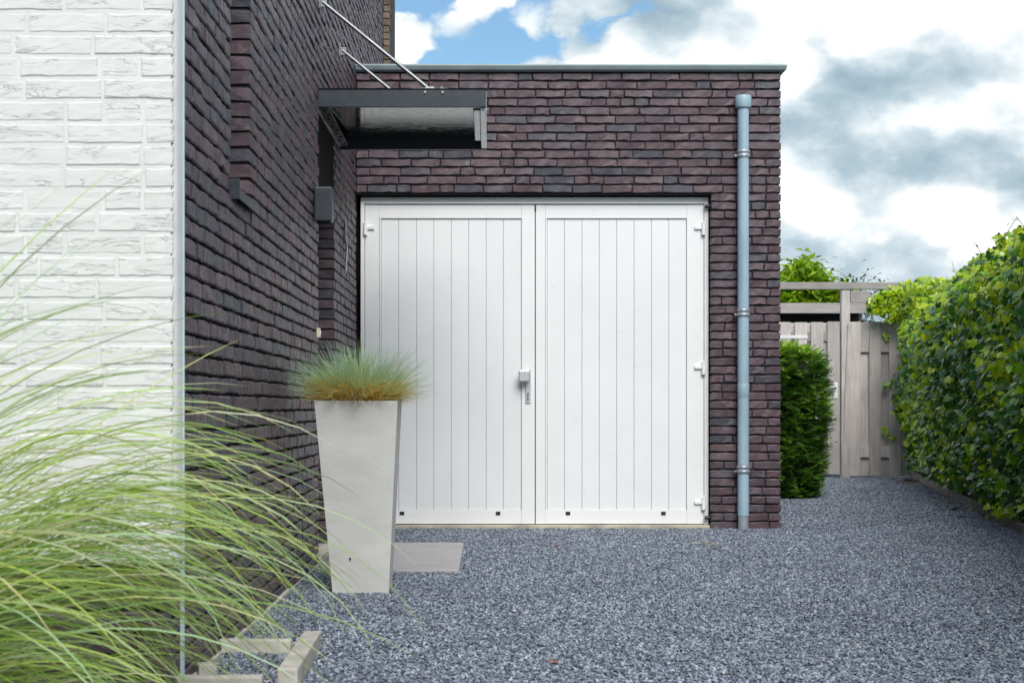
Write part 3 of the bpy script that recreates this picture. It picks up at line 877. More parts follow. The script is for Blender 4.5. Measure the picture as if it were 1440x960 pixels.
# ------------------------------------------------------------------ planter with blue fescue
PLY = 7.86
plx = -0.615
planter = empty('tall_planter', (plx, PLY, 0), 'tall tapered pale concrete planter beside the dark house wall', 'planter')
k = MB()
bw, tw, ph, wall_t = 0.133, 0.1975, 0.93, 0.025
def sq(h, z, dx=0.0): return [(dx - h, -h, z), (dx + h, -h, z), (dx + h, h, z), (dx - h, h, z)]
bm = bmesh.new()
rings = []
N_ = 8
for i in range(N_ + 1):
    t_ = i / N_
    rings.append([bm.verts.new(p) for p in sq(bw + (tw - bw) * t_, -0.01 + (ph + 0.01) * t_, -0.018 * t_)])
inn = [bm.verts.new(p) for p in sq(tw - wall_t, ph, -0.018)]
ind = [bm.verts.new(p) for p in sq(tw - wall_t - 0.01, ph - 0.06, -0.018)]
allr = rings + [inn, ind]
for a, b_ in zip(allr[:-1], allr[1:]):
    for q in range(4): bm.faces.new((a[q], a[(q + 1) % 4], b_[(q + 1) % 4], b_[q]))
bm.faces.new(list(reversed(rings[0]))); bm.faces.new(ind)
edges = [e_ for e_ in bm.edges if e_.calc_face_angle(0) > 0.6]
bmesh.ops.bevel(bm, geom=edges, offset=0.006, segments=2, profile=0.5, affect='EDGES')
me = bpy.data.meshes.new('pot'); bm.to_mesh(me); bm.free(); me.materials.append(M['planter'])
link('pot', me, planter)
k = MB(); k.box(-tw + wall_t - 0.022, tw - wall_t - 0.014, -tw + wall_t - 0.003, tw - wall_t + 0.003, ph - 0.07, ph - 0.02)
k.build('soil', M['soil'], planter)
k = MB()
hy = -(bw + (tw - bw) * 0.185) - 0.002
k.tube([(-0.05, hy + 0.010, 0.177), (-0.05, hy - 0.001, 0.176)], 0.0048, 10); k.box(-0.052, -0.048, hy - 0.0005, hy + 0.004, 0.162, 0.176, 0.001)
k.build('drain_hole_dark', M['gap'], planter)  # dark plug stands in for the shade inside an open drain hole

def blade(mb, base, az, th0, bend, L, w0, segs, c0, c1, twist=0.0, split=0.5, wexp=0.7, droop=1.0):
    p = Vector(base); th = th0
    d_ = Vector((math.cos(az), math.sin(az), 0))
    side = Vector((-math.sin(az), math.cos(az), 0))
    verts = []; cols = []
    st = L / segs
    for i in range(segs + 1):
        t_ = i / segs
        w = w0 * (1 - t_) ** wexp * (1.0 if t_ > 0.08 else 0.75)
        tan = d_ * math.sin(th) + Vector((0, 0, math.cos(th)))
        nrm = side.cross(tan)
        s_ = side * math.cos(twist * t_) + nrm * math.sin(twist * t_)
        verts += [p - s_ * w * 0.5, p + s_ * w * 0.5]
        f = min(max((t_ - split + 0.3) / 0.6, 0), 1)
        c = tuple(a * (1 - f) + b_ * f for a, b_ in zip(c0, c1))
        cols += [c, c]
        p = p + tan * st
        th += bend * (0.35 + 1.3 * t_ ** droop) / segs
    b = len(mb.v)
    mb.v += [tuple(q) for q in verts]; mb.c += cols
    for i in range(segs):
        mb.f.append((b + 2 * i, b + 2 * i + 1, b + 2 * i + 3, b + 2 * i + 2)); mb.sm.append(True)

fes = empty('blue_fescue', (plx - 0.02, PLY, ph - 0.03), 'tuft of blue green fescue with straw coloured base growing in tall planter', 'grass plant')
rf_ = random.Random(4)
k = MB(); kd = MB()
for i in range(1700):
    a = rf_.uniform(0, 2 * math.pi); rr = math.sqrt(rf_.random()) * 0.12
    base = (rr * math.cos(a) * 1.15, rr * math.sin(a) * 1.1, rf_.uniform(-0.01, 0.02))
    az = a + rf_.gauss(0, 0.6)
    th0 = min(abs(rf_.gauss(0.20 + rr * 6.0, 0.28)), 1.25)
    L = rf_.uniform(0.23, 0.37)
    g_ = rf_.random()
    tipc = (0.30 + 0.14 * g_, 0.52 + 0.14 * g_, 0.42 + 0.14 * g_) if rf_.random() < 0.8 else (0.50, 0.52, 0.26)
    blade(k, base, az, th0, rf_.uniform(0.15, 0.9), L, 0.0040, 6, (0.52, 0.40, 0.16), tipc, rf_.uniform(-1, 1), split=rf_.uniform(0.22, 0.40))
for i in range(1800):
    a = rf_.uniform(0, 2 * math.pi); rr = 0.06 + 0.10 * math.sqrt(rf_.random())
    base = (rr * math.cos(a) * 1.1, rr * math.sin(a) * 1.1, rf_.uniform(-0.005, 0.05))
    g_ = rf_.random()
    blade(kd, base, a + rf_.gauss(0, 0.8), rf_.uniform(0.5, 1.3), rf_.uniform(0.5, 1.9), rf_.uniform(0.10, 0.21), 0.0042, 5, (0.42 + 0.12 * g_, 0.25 + 0.08 * g_, 0.07), (0.74 + 0.1 * g_, 0.52 + 0.08 * g_, 0.22), rf_.uniform(-1, 1))
for i in range(60):                                 # a loose fringe on the right, hanging over the rim
    blade(k, (0.12 + rf_.uniform(-0.02, 0.03), rf_.uniform(-0.12, 0.05), 0.03), rf_.gauss(0, 0.4), rf_.uniform(0.9, 1.5), rf_.uniform(0.3, 1.4), rf_.uniform(0.2, 0.33), 0.0024, 7, (0.36, 0.30, 0.14), (0.27, 0.38, 0.24), 0.3)
tag(k.build('green_blades', M['fescue'], fes), kind='stuff'); tag(kd.build('dry_blades', M['fescue'], fes), kind='stuff')

# ------------------------------------------------------------------ slab before the entrance
slab = empty('entrance_slab', (-0.56, 9.5, 0), 'flat mauve grey slab lying on the gravel before the entrance', 'slab')
so = off(slab)
k = MB(); k.box(-0.745, -0.164, 8.67, 9.33 - 0.001, -0.01, 0.026, 0.004); k.build('front_plate', M['slab'], slab, so)
k = MB(); k.box(-0.746, -0.165, 9.33 + 0.001, 10.42, -0.01, 0.0265, 0.004); k.build('back_plate', M['slab'], slab, so)

# ------------------------------------------------------------------ concrete edging by the house
def kerb(label, c, L, W, H, rz, z=0.0, tilt=0.0):
    k = MB(); k.box(-L / 2, L / 2, -W / 2, W / 2, -0.06, H, 0.007)
    o = k.build('edging_kerb', M['concrete'], None, (c[0], c[1], z), (0, tilt, rz))
    return tag(o, label, 'kerb', 'concrete edging kerbs by the house')
kerb('thin concrete kerb butting against the dark house wall, behind a gravel pocket', (-0.853, 5.87), 0.27, 0.045, 0.058, R(-1))
kerb('pale concrete kerb block running along the driveway, closing the gravel pocket', (-0.647, 5.54), 0.86, 0.066, 0.074, R(91.0))
kerb('thin concrete kerb in front of the gravel pocket, half under long grass', (-0.86, 5.06), 0.30, 0.05, 0.060, R(1))
k = MB(); k.box(-0.03, 0.03, -0.025, 0.025, -0.03, 0.055, 0.005)
tag(k.build('concrete_foot', M['concrete'], None, (-0.935, 5.34, 0), (0, 0, R(20))), 'small concrete block at the foot of the white wall corner', 'block')

# ------------------------------------------------------------------ timber edging under the hedge
yy = 10.0; i = 0
edge_labels = ['damp timber edging board at the hedge foot, nearer the garage front', 'damp timber edging board at the hedge foot, in the middle', 'damp timber edging board at the hedge foot, next to the wooden fence']
for (ya, yb, z_) in ((3.5, 12.55, 0.075), (12.62, 15.9, 0.085), (15.95, 20.1, 0.095)):
    k = MB(); L = math.hypot(yb - ya, HEDGE(yb) - HEDGE(ya))
    k.box(-L / 2, L / 2, -0.016, 0.016, -0.1, z_, 0.004)
    o = k.build('edging_board', M['board_edge'], None, ((HEDGE(ya) + HEDGE(yb)) / 2 - 0.03, (ya + yb) / 2, 0), (0, 0, math.atan2(yb - ya, HEDGE(yb) - HEDGE(ya))))
    tag(o, edge_labels[i], 'edging board', 'timber edging boards under the hedge'); i += 1
k = MB(); 
k.add([(HEDGE(3.4), 3.4, 0.05), (HEDGE(3.4) + 3, 3.4, 0.05), (HEDGE(21) + 3, 21, 0.05), (HEDGE(21), 21, 0.05)], [(0, 1, 2, 3)])
tag(k.build('soil_bed', M['soil']), kind='structure')

# ------------------------------------------------------------------ ivy hedge
OUT = [(0, 0), (0.26, -0.20), (0.60, -0.04), (0.44, 0.26), (0.50, 0.52), (0.20, 0.58), (0, 1.0), (-0.20, 0.58), (-0.50, 0.52), (-0.44, 0.26), (-0.60, -0.04), (-0.26, -0.20)]
def ivy_template(fold):
    v = [(0, 0.32, 0.0)] + [(x, y, -abs(x) * fold - 0.12 * max(y - 0.4, 0)) for x, y in OUT]
    f = [(0, 1 + i, 1 + (i + 1) % 12) for i in range(12)]
    return np.array(v), [tuple(reversed(q)) for q in f]
IVY = [ivy_template(f_) for f_ in (0.15, 0.35, -0.12)]
def leaf_frame(nrm, down, r, jit=0.5):
    nrm = (Vector(nrm) + Vector((r.gauss(0, jit), r.gauss(0, jit), r.gauss(0, jit)))).normalized()
    d_ = Vector(down) + Vector((r.gauss(0, 0.45), r.gauss(0, 0.45), r.gauss(0, 0.3)))
    d_ = (d_ - nrm * d_.dot(nrm)).normalized()
    x = d_.cross(nrm)
    return Matrix((x, d_, nrm)).transposed()
def ivy_colour(r, young):
    g_ = r.random()
    if r.random() < young:
        return (0.32 + 0.28 * g_, 0.52 + 0.22 * g_, 0.012 + 0.02 * g_)
    if r.random() < 0.25: return (0.17 + 0.10 * g_, 0.42 + 0.14 * g_, 0.018)
    return (0.026 + 0.055 * g_, 0.115 + 0.14 * g_, 0.026 + 0.025 * g_)

hedge = empty('ivy_hedge', (HEDGE(15) + 0.4, 15, 0), 'tall ivy covered hedge with glossy dark and yellow green leaves', 'hedge')
hdo = Vector(hedge.location)
tdir = Vector((0.1714, 0.9852, 0)); ndir = Vector((-0.9852, 0.1714, 0))
def htop(y): return 2.18 + 0.10 * mnoise.noise(Vector((y * 0.8, 3.1, 0))) + (0.10 if y < 14.3 else 0.06)
def hsurf(y, z):
    """a point on the leafy face of the hedge"""
    t_ = z / htop(y)
    bul = 0.05 + 0.12 * math.sin(min(t_, 1) * 2.6) + 0.11 * mnoise.noise(Vector((y * 1.5, z * 1.7, 0.7))) + 0.06 * mnoise.noise(Vector((y * 4.5, z * 4.5, 5.7)))
    if t_ < 0.12: bul -= 0.12 * (1 - t_ / 0.12)
    if t_ > 0.82: bul -= 0.35 * ((t_ - 0.82) / 0.18) ** 2
    return Vector((HEDGE(y) + 0.02, y, z)) + ndir * bul
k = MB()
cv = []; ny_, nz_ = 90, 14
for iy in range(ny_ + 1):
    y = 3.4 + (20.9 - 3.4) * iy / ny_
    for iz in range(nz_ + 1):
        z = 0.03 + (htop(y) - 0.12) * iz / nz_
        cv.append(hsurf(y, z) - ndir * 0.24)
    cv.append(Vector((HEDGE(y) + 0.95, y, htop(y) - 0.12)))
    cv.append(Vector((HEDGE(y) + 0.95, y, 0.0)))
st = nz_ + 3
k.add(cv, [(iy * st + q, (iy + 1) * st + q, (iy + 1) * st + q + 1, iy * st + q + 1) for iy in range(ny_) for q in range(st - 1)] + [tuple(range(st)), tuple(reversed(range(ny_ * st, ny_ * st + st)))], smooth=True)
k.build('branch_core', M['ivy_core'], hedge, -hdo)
rh = random.Random(31)
cands = []
def young_at(y, z):
    t_ = z / htop(y)
    yv = 0.16 + max(0, (t_ - 0.62) / 0.38) * 0.75
    yv += 0.55 * max(0, mnoise.noise(Vector((y * 0.9, z * 1.3, 9.7))) * 2.2 + 0.05)
    if y > 14.5: yv += 0.25 * max(0, (t_ - 0.45))
    return min(yv, 0.9)
for i in range(20500):
    y = rh.uniform(3.5, 20.5); z = rh.uniform(0.06, 1.0) * htop(y)
    p = hsurf(y, z) + ndir * (rh.uniform(-0.17, 0.05) + 0.07 * mnoise.noise(Vector((y * 6, z * 6, 3.3))))
    y_ = young_at(y, z) * (0.5 if rh.random() < 0.35 else 1.0)
    s_ = rh.uniform(0.036, 0.088)
    cands.append((p, leaf_frame(ndir * 0.85 + Vector((0, -0.55, 0.75)), (0, 0, -1), rh, 0.62), s_, ivy_colour(rh, y_)))
for i in range(8000):                               # top
    y = rh.uniform(3.5, 20.6); u = rh.random() ** 1.3
    zt = htop(y)
    b_ = hsurf(y, zt * 0.97)
    p = b_ - ndir * (u * 0.85) + Vector((0, 0, zt * 0.03 + 0.10 * math.sin(u * 3.0) + 0.10 * mnoise.noise(Vector((y * 2.2, u * 3, 2))) + rh.uniform(-0.08, 0.05)))
    cands.append((p, leaf_frame((-0.4, -0.2, 1.0), (-0.7, -0.3, -0.5), rh, 0.6), rh.uniform(0.035, 0.07), ivy_colour(rh, 0.72)))
for i in range(3000):                               # growth reaching over the top of the fence
    x = rh.uniform(4.80, 6.1); y = rh.uniform(19.5, 20.6)
    zt = 2.30 + 0.16 * min(1, (x - 4.8) * 2.2) + 0.12 * mnoise.noise(Vector((x * 3, y * 2, 1.5))); zl = 1.97 if x > 5.0 else 2.08
    p = Vector((x, y if x > 5.15 else max(y, 20.15), rh.uniform(zl, zt)))
    cands.append((p, leaf_frame((-0.5, -0.8, 0.7), (-0.2, -0.3, -1), rh, 0.6), rh.uniform(0.035, 0.07), ivy_colour(rh, 0.8)))
for px, py in ((1245, 470), (1248, 474), (1246, 541), (1252, 538), (1243, 604), (1247, 608), (1258, 536), (1255, 612)):   # tendrils on the fence boards
    for q in range(2):
        cands.append((P(px + rh.uniform(-2, 2), py + rh.uniform(-3, 3), 20.36), leaf_frame((0, -1, 0.3), (0, 0, -1), rh, 0.3), 0.06, ivy_colour(rh, 0.7)))
for i in range(46):                                 # low sprig hanging over the edging board
    cands.append((Vector((3.80 + rh.gauss(0, .09), 11.85 + rh.gauss(0, .16), 0.10 + abs(rh.gauss(0, .06)))), leaf_frame((-0.6, -0.6, 0.7), (-0.5, 0, -0.6), rh, 0.5), rh.uniform(0.035, 0.06), ivy_colour(rh, 0.85)))
for i in range(1500):                               # leaves closing the near end of the hedge
    b_ = HEDGE(3.4); z = rh.uniform(0.05, 2.2)
    cands.append((Vector((b_ + rh.uniform(-0.2, 0.95), 3.4 + rh.uniform(-0.12, 0.03), z)), leaf_frame((-0.2, -1, 0.6), (0, 0, -1), rh, 0.6), rh.uniform(0.036, 0.088), ivy_colour(rh, 0.3)))
# shoots standing out of the top
sh = MB()
for i in range(44):
    y = rh.uniform(10.5, 20.2); zt = htop(y)
    p0 = hsurf(y, zt * 0.95) - ndir * rh.uniform(0.1, 0.6) + Vector((0, 0, 0.03)); 
    az = rh.uniform(0, 6.28); L = rh.uniform(0.15, 0.32)
    pts = [p0 + Vector((math.cos(az) * L * 0.5 * t_ ** 1.5, math.sin(az) * L * 0.5 * t_ ** 1.5, L * t_)) for t_ in (0, .33, .66, 1)]
    sh.tube([tuple(q) for q in pts], [0.004, 0.0035, 0.003, 0.002], 5)
    for j in range(rh.randint(6, 11)):
        t_ = rh.uniform(0.25, 1.0); q = pts[0].lerp(pts[3], t_)
        cands.append((q + Vector((rh.gauss(0, .022), rh.gauss(0, .022), rh.gauss(0, .012))), leaf_frame((-0.3, -0.6, 0.6), (0, 0, -1), rh, 0.9), rh.uniform(0.026, 0.04), ivy_colour(rh, 0.35)))
tag(sh.build('stems', M['bark'], hedge, -hdo), kind='stuff')
def score(c):
    p = c[0]; px = PX + F * p.x / p.y
    if px > 1450 or p.y < 11.0: return -1
    return c[2] / p.y + 0.004 * (ndir.dot(p - Vector((HEDGE(p.y), p.y, 0))))
cands.sort(key=lambda c: -score(c))
lm = {}
def col_key(c): return tuple(round(x * 22) / 22 for x in c)
V = []; Fc = []; Cc = []; base = 0
for i, (p, mt, s_, c) in enumerate(cands):
    tv, tf = IVY[i % 3]
    if i < 290:
        q = (i % 3, c[1] > 0.22, c[1] > 0.10, int(c[0] * 40))
        if q not in lm:
            mb = MB(); mb.add([tuple(x) for x in tv], tf, [c] * len(tv)); lm[q] = mb.mesh('leaf', M['ivy'])
        o = link('leaf', lm[q], hedge)
        o.matrix_local = Matrix.Translation(p - hdo) @ (mt.to_4x4()) @ Matrix.Scale(s_, 4)
    else:
        w = (tv * s_) @ np.array(mt).T + np.array(p - hdo)
        V.append(w); Fc += [tuple(q + base for q in ff) for ff in tf]; base += len(tv); Cc += [c] * len(tv)
mb = MB(); mb.v = np.concatenate(V).tolist(); mb.f = Fc; mb.sm = [False] * len(Fc); mb.c = Cc
o = mb.build('ivy_leaves', M['ivy'], hedge); o['kind'] = 'stuff'

# ------------------------------------------------------------------ yew hedge beside the garage
yew = empty('yew_bush', (2.72, 15.95, 0), 'clipped dark green yew bush behind the garage corner', 'bush')
ry = random.Random(8)
YW, YD, YH = 0.56, 0.42, 1.46
def ysurf(a, t_):
    ca, sa = math.cos(a), math.sin(a)
    sup = (abs(ca) ** 3.2 + abs(sa) ** 3.2) ** (-1 / 3.2)
    rr = 1.0 + 0.10 * mnoise.noise(Vector((ca * 2.4, sa * 2.4, t_ * 4.0))) 
    sh_ = 0.84 + 0.18 * math.sin(min(t_ * 1.25, 1.0) * 2.2)
    if t_ > 0.9: sh_ *= 1 - 0.35 * ((t_ - 0.9) / 0.1) ** 2
    return Vector((ca * sup * YW * rr * sh_, sa * sup * YD * rr * sh_, t_ * YH))
k = MB(); cv = []
for iz in range(13):
    for ia in range(24):
        p = ysurf(ia / 24 * 2 * math.pi, iz / 12); p.x *= 0.84; p.y *= 0.84; p.z *= 0.96; cv.append(p)
k.add(cv, [(iz * 24 + ia, iz * 24 + (ia + 1) % 24, iz * 24 + 24 + (ia + 1) % 24, iz * 24 + 24 + ia) for iz in range(12) for ia in range(24)] + [tuple(range(12 * 24, 13 * 24))], smooth=True)
k.build('branch_core', M['ivy_core'], yew)
k = MB()
def spray(mb, p, out, L, col, r):
    out = out.normalized(); side = out.cross(Vector((0, 0, 1))).normalized(); up = side.cross(out)
    side = (side * math.cos(0.0) + up * r.gauss(0, 0.35)).normalized()
    n_ = 6
    for j in range(n_):
        t_ = (j + 0.4) / n_
        q = p + out * (L * t_)
        for s_ in (-1, 1):
            d_ = (out * 0.75 + side * s_).normalized()
            l_ = L * 0.42 * (1.05 - 0.65 * t_); w_ = out * (L * 0.075)
            b = len(mb.v)
            mb.v += [tuple(q - w_), tuple(q + w_), tuple(q + d_ * l_ + up * r.gauss(0, 0.004))]
            mb.c += [col] * 3; mb.f.append((b, b + 1, b + 2)); mb.sm.append(False)
for i in range(7000):
    top = ry.random() < 0.16
    a = ry.uniform(0, 2 * math.pi)
    if top:
        p = ysurf(a, 0.97); q = math.sqrt(ry.random()); p.x *= q; p.y *= q; p.z = YH * (0.95 + 0.02 * ry.random()) + 0.05 * mnoise.noise(Vector((p.x * 4, p.y * 4, 0)))
        o_ = Vector((ry.gauss(0, .5), ry.gauss(0, .5), 1.0)); g_ = ry.random(); col = (0.26 + 0.12 * g_, 0.47 + 0.14 * g_, 0.05)
    else:
        t_ = ry.uniform(0.02, 1.0); p = ysurf(a, t_); s_ = ry.uniform(0.86, 0.97); p.x *= s_; p.y *= s_
        o_ = Vector((math.cos(a), math.sin(a), ry.uniform(-0.25, 0.6)))
        g_ = ry.random(); young = max(0, mnoise.noise(Vector((p.x * 5, p.y * 5, p.z * 5))) + 0.05) * 1.8 + max(0, t_ - 0.8) * 2
        dk = Vector((0.055 + 0.03 * g_, 0.15 + 0.06 * g_, 0.025)); lt_ = Vector((0.22 + 0.10 * g_, 0.44 + 0.14 * g_, 0.05))
        c_ = dk.lerp(lt_, min(young, 1) * 0.8); col = tuple(c_)
    o_ = o_ + Vector((ry.gauss(0, .3), ry.gauss(0, .3), ry.gauss(0, .2)))
    spray(k, p, o_, ry.uniform(0.07, 0.15), col, ry)
tag(k.build('foliage', M['yew'], yew), kind='stuff')
k = MB(); k.tube([(0, 0, -0.05), (0.01, 0, 0.5), (-0.02, 0.01, 1.2)], [0.04, 0.03, 0.01], 8); k.build('trunk', M['bark'], yew)

# ------------------------------------------------------------------ wooden gate, fence panel, pergola frame
FY = 20.4
def wx(px, d=FY): return (px - PX) / F * d
def wz(py, d=FY): return CH - (py - PY) / F * d
gate = empty('wooden_gate', (4.0, FY, 0), 'weathered grey board gate with steel latch behind the yew bush', 'gate')
gto = off(gate)
gx0, gx1 = wx(1050), wx(1181)
zb_, zt_ = 0.05, wz(452.5)
nb = 6
bwid = 0.155
xs = [gx1 - bwid]
for i in range(nb):
    x1_ = gx1 - i * (bwid + 0.052)
    k = MB(); k.box(x1_ - bwid, x1_, FY, FY + 0.02, zb_, zt_ + rng.uniform(-0.006, 0.006), 0.003); k.build('board', M['wood'], gate, gto)
    if i < nb - 1:
        k = MB(); k.box(x1_ - bwid - 0.075, x1_ - bwid + 0.022, FY + 0.045, FY + 0.062, zb_ + 0.01, zt_ - 0.01, 0.003); k.build('board', M['wood'], gate, gto)
for zc in (wz(473), wz(545), wz(635)):
    k = MB(); k.box(gx1 - 6 * (bwid + 0.052) + 0.05, gx1 - 0.002, FY + 0.0205, FY + 0.0445, zc - 0.06, zc + 0.06, 0.003); k.build('rail', M['wood_h'], gate, gto)
k = MB(); k.box(gx0, wx(1136), FY - 0.008, FY - 0.001, wz(476), wz(471.5), 0.002); k.build('hinge_strap', M['bright'], gate, gto)
k = MB(); k.box(wx(1172.5), wx(1178), FY - 0.010, FY - 0.0005, wz(560), wz(538), 0.003); lp = k.build('latch_plate', M['bright'], gate, gto)
k = MB(); k.tube([(wx(1175), FY - 0.008, wz(544)), (wx(1175), FY - 0.05, wz(544)), (wx(1174), FY - 0.055, wz(544)), (wx(1165), FY - 0.055, wz(543.5))], 0.011, 10); k.build('lever', M['bright'], lp)

fence = empty('fence_panel', (4.85, FY, 0), 'weathered grey wooden fence panel of upright boards beside the ivy hedge', 'fence')
feo = off(fence)
for a, b in ((1188.5, 1210), (1222.5, 1238.5), (1250.5, 1267)):
    k = MB(); k.box(wx(a), wx(b), FY - 0.01, FY + 0.012, 0.03, zt_ + 0.005 + rng.uniform(-0.005, 0.005), 0.003); k.build('board', M['wood'], fence, feo)
for a, b in ((1208, 1225), (1236, 1253)):
    k = MB(); k.box(wx(a), wx(b), FY + 0.050, FY + 0.068, 0.03, zt_ - 0.004, 0.003); k.build('board', M['wood'], fence, feo)
for z0_, z1_ in ((wz(495), zt_ - 0.006), (wz(643), wz(627))):
    k = MB(); k.box(wx(1189), wx(1266.5), FY + 0.0125, FY + 0.0495, z0_, z1_, 0.003); k.build('rail', M['wood'], fence, feo)
k = MB(); k.box(wx(1267.2), wx(1267.2) + 0.9, FY + 0.0, FY + 0.03, 0.03, zt_, 0.003); k.build('end_board', M['wood'], fence, feo)

perg = empty('pergola_frame', (4.5, FY, 0), 'weathered timber gate frame with post and long beam over the gate', 'pergola')
pgo = off(perg)
k = MB(); k.box(wx(1183), wx(1195), FY - 0.02, FY + 0.08, -0.05, wz(407.5), 0.005); k.build('post', M['wood'], perg, pgo)
k = MB(); k.box(gx0 - 0.12, gx0 - 0.005, FY - 0.02, FY + 0.08, -0.05, wz(407.5), 0.005); k.build('post', M['wood'], perg, pgo)
k = MB(); k.box(gx0 - 0.4, wx(1281), FY - 0.035, FY + 0.035, wz(407), wz(397), 0.005); k.build('beam', M['wood_h'], perg, pgo)
k = MB()
bz0, bz1 = wz(672), wz(455)
xa, xb_ = wx(1186.5), wx(1192.5)
k.add([(xa - 0.03, FY - 0.045, bz0), (xa + 0.02, FY - 0.045, bz0), (xb_ + 0.04, FY - 0.045, bz1), (xb_ - 0.01, FY - 0.045, bz1), (xa - 0.03, FY - 0.0205, bz0), (xa + 0.02, FY - 0.0205, bz0), (xb_ + 0.04, FY - 0.0205, bz1), (xb_ - 0.01, FY - 0.0205, bz1)],
      [(0, 1, 2, 3), (5, 4, 7, 6), (0, 4, 5, 1), (1, 5, 6, 2), (2, 6, 7, 3), (3, 7, 4, 0)])
k.build('batten', M['wood'], perg, pgo)

SY = 22.2
shed = empty('garden_shed', (3.9, SY, 0), 'dark low garden shed with grey fascia board behind the gate', 'shed')
sho = off(shed)
k = MB(); k.box(2.6, wx(1222, SY), SY - 0.02, SY + 0.01, wz(440.5, SY), wz(426, SY), 0.003); k.build('fascia', M['wood_h'], shed, sho)
k = MB(); k.box(2.62, wx(1221, SY), SY + 0.012, SY + 2.2, wz(438, SY), wz(427, SY)); k.build('roof', M['gap'], shed, sho)
k = MB(); k.box(2.65, wx(1218, SY), SY + 0.45, SY + 2.1, -0.05, wz(438.5, SY)); k.build('wall', M['dark_wood'], shed, sho)
k = MB(); k.box(wx(1196, SY), wx(1224, SY), SY - 0.018, SY + 0.012, wz(425.5, SY), wz(409, SY), 0.003); k.build('upstand_board', M['wood_h'], shed, sho)

# ------------------------------------------------------------------ trees behind the gate
def leafy_tree(label, base, height, crown_c, crown_r, n_leaf, seed, cols, lsize):
    t = empty('garden_tree', base, label, 'tree', 'trees behind the gate')
    r = random.Random(seed)
    k = MB(); c = Vector(crown_c); 
    k.tube([(0, 0, -0.05), (0.03, 0.02, c.z * 0.5), (c.x * 0.9, c.y * 0.9, c.z)], [0.07, 0.05, 0.025], 8); k.build('trunk', M['bark'], t)
    lb = MB(); lf = MB()
    for i in range(34):
        d_ = Vector((r.gauss(0, 1), r.gauss(0, 1), r.gauss(0.25, 0.8))).normalized()
        tip = c + Vector((d_.x * crown_r[0], d_.y * crown_r[1], d_.z * crown_r[2])) * r.uniform(0.65, 1.05)
        st_ = Vector((c.x * 0.6, c.y * 0.6, c.z * r.uniform(0.55, 0.95)))
        mid = st_.lerp(tip, 0.5) + Vector((0, 0, 0.12))
        lb.tube([tuple(st_), tuple(mid), tuple(tip)], [0.014, 0.009, 0.003], 5)
        for j in range(n_leaf // 34):
            q = mid.lerp(tip, r.uniform(0.0, 1.08)) + Vector((r.gauss(0, .12), r.gauss(0, .12), r.gauss(0, .10)))
            az = r.uniform(0, 6.283); tilt = r.uniform(-0.9, 0.7)
            dl = Vector((math.cos(az) * math.cos(tilt), math.sin(az) * math.cos(tilt), math.sin(tilt)))
            sd = dl.cross(Vector((r.gauss(0, .4), r.gauss(0, .4), 1))).normalized(); L = lsize * r.uniform(0.7, 1.3)
            up = sd.cross(dl)
            b = len(lf.v)
            lf.v += [tuple(q), tuple(q + dl * L * 0.45 + sd * L * 0.22), tuple(q + dl * L - up * L * 0.12), tuple(q + dl * L * 0.45 - sd * L * 0.22)]
            g_ = r.random(); ci = r.choice(cols); lf.c += [tuple(x * (0.75 + 0.5 * g_) for x in ci)] * 4
            lf.f += [(b, b + 1, b + 2), (b, b + 2, b + 3)]; lf.sm += [False, False]
    tag(lb.build('limbs', M['bark'], t), kind='stuff'); tag(lf.build('crown', M['tree'], t), kind='stuff')
    return t
leafy_tree('bright green bushy tree showing above the pergola beam', (4.72, 24.6, 0), 3.1, (0.0, 0, 2.38), (0.74, 0.70, 0.70), 26000, 5, [(0.26, 0.46, 0.02), (0.38, 0.54, 0.03), (0.13, 0.28, 0.02)], 0.15)
leafy_tree('thin airy dark tree beside the bright bushy one', (5.45, 24.2, 0), 3.0, (0.0, 0, 2.3), (0.42, 0.4, 0.70), 900, 6, [(0.04, 0.09, 0.03), (0.06, 0.11, 0.04)], 0.08)

# ------------------------------------------------------------------ long ornamental grass in the foreground
CG = [(0.34, 0.50, 0.12), (0.42, 0.58, 0.16), (0.46, 0.58, 0.28), (0.22, 0.38, 0.09), (0.50, 0.52, 0.24), (0.34, 0.53, 0.28), (0.38, 0.54, 0.09), (0.54, 0.63, 0.36), (0.28, 0.45, 0.11)]
def grass_clump(label, base, n_, seed, az0, azs, Lr, th=(0.1, 0.9), bend=(0.9, 2.2), rad=0.14, w=(0.006, 0.0125)):
    t = empty('ornamental_grass', (base[0], base[1], 0), label, 'grass plant', 'long ornamental grass by the white wall')
    r = random.Random(seed)
    k = MB()
    for i in range(n_):
        a = r.uniform(0, 6.283); rr = rad * math.sqrt(r.random())
        c = r.choice(CG); g_ = r.uniform(0.7, 1.15); c = tuple(x * g_ for x in c)
        tip = tuple(min(x * 1.08 + 0.02, 0.6) for x in c)
        blade(k, (rr * math.cos(a), rr * math.sin(a), -0.02), r.gauss(az0, azs), r.uniform(*th), r.uniform(*bend), r.uniform(*Lr), r.uniform(*w), 15, tuple(x * 0.8 for x in c), tip, r.uniform(-1.2, 1.2), split=0.4, wexp=0.45, droop=0.8)
    tag(k.build('blades', M['grass'], t), kind='stuff')
    return t
grass_clump('arching clump of long light green grass reaching over the concrete kerbs', (-1.50, 4.05), 250, 3, -0.12, 0.20, (1.05, 1.68), th=(0.10, 0.45), bend=(1.9, 2.6), w=(0.006, 0.0105))
grass_clump('arching clump of long light green grass low against the white wall', (-1.74, 3.60), 330, 5, 0.0, 0.28, (0.95, 1.70), th=(0.25, 0.85), bend=(1.2, 2.1), w=(0.006, 0.0115))
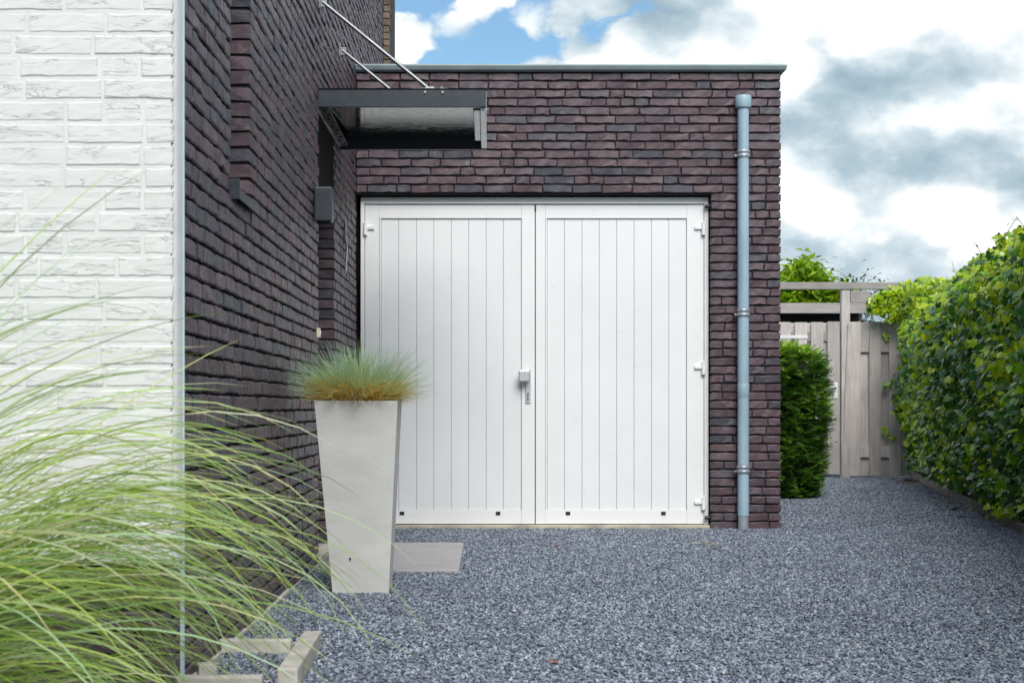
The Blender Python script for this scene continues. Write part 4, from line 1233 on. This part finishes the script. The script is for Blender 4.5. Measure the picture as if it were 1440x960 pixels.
grass_clump('dense short clump of light green grass between the longer clumps', (-1.42, 3.40), 420, 7, 0.05, 0.7, (0.45, 0.95), th=(0.3, 1.0), bend=(1.0, 2.2), w=(0.006, 0.0105))
grass_clump('upright tuft of thin pale green grass rising before the white wall', (-1.66, 3.20), 130, 9, 0.0, 0.4, (1.1, 1.75), th=(0.12, 0.7), bend=(0.5, 1.4), w=(0.005, 0.009))

# ------------------------------------------------------------------ fallen leaves on the gravel
rl = random.Random(2)
lfm = []
for q in range(3):
    tv, tf = IVY[q]
    mb = MB(); mb.add([tuple(x * 0.085) for x in tv], tf); lfm.append(mb.mesh('fallen_leaf', M['dead_leaf']))
spots_l = [(5.06 + rl.gauss(0, .10), 19.2 + rl.gauss(0, .4)) for i in range(16)] + [(4.83, 17.6), (4.55, 16.6), (4.20, 14.8), (3.98, 13.9), (3.80, 13.0)]
for (x, y) in spots_l:
    o = link('fallen_leaf', rl.choice(lfm), None, (x, y, 0.024), (rl.uniform(-.3, .3), rl.uniform(-.3, .3), rl.uniform(0, 6.28)))
    tag(o, 'dry red brown leaf fallen on the gravel by the hedge', 'leaf', 'fallen leaves by the hedge')
for (px, py, lab) in ((784, 771, 'single orange leaf fallen on the gravel before the garage doors'), (785, 938, 'single pale brown leaf lying on the open gravel')):
    d_ = CH * F / (py - PY)
    o = link('fallen_leaf', lfm[0], None, (wx(px, d_), d_, 0.022), (0.2, 0.1, 1.1), (0.55, 0.55, 0.55))
    tag(o, lab, 'leaf')
k = MB()
for q in range(7):
    a = rl.uniform(0, 3.1); d_ = CH * F / (770 - PY) + rl.uniform(-.05, .05)
    x = wx(1003, d_) + rl.uniform(-.08, .08)
    k.tube([(x, d_, 0.026 + 0.001 * q), (x + 0.06 * math.cos(a), d_ + 0.02 * math.sin(a), 0.028 + 0.001 * q), (x + 0.1 * math.cos(a), d_ + 0.04 * math.sin(a), 0.024)], [0.0022, 0.002, 0.001], 5)
tag(k.build('straw_wisp', simple('straw', (0.42, 0.36, 0.22), 0.7)), 'wisp of dry straw on the gravel near the downpipe', 'straw')
print('objects', len(bpy.data.objects), 'tris', sum(len(m.polygons) for m in bpy.data.meshes))
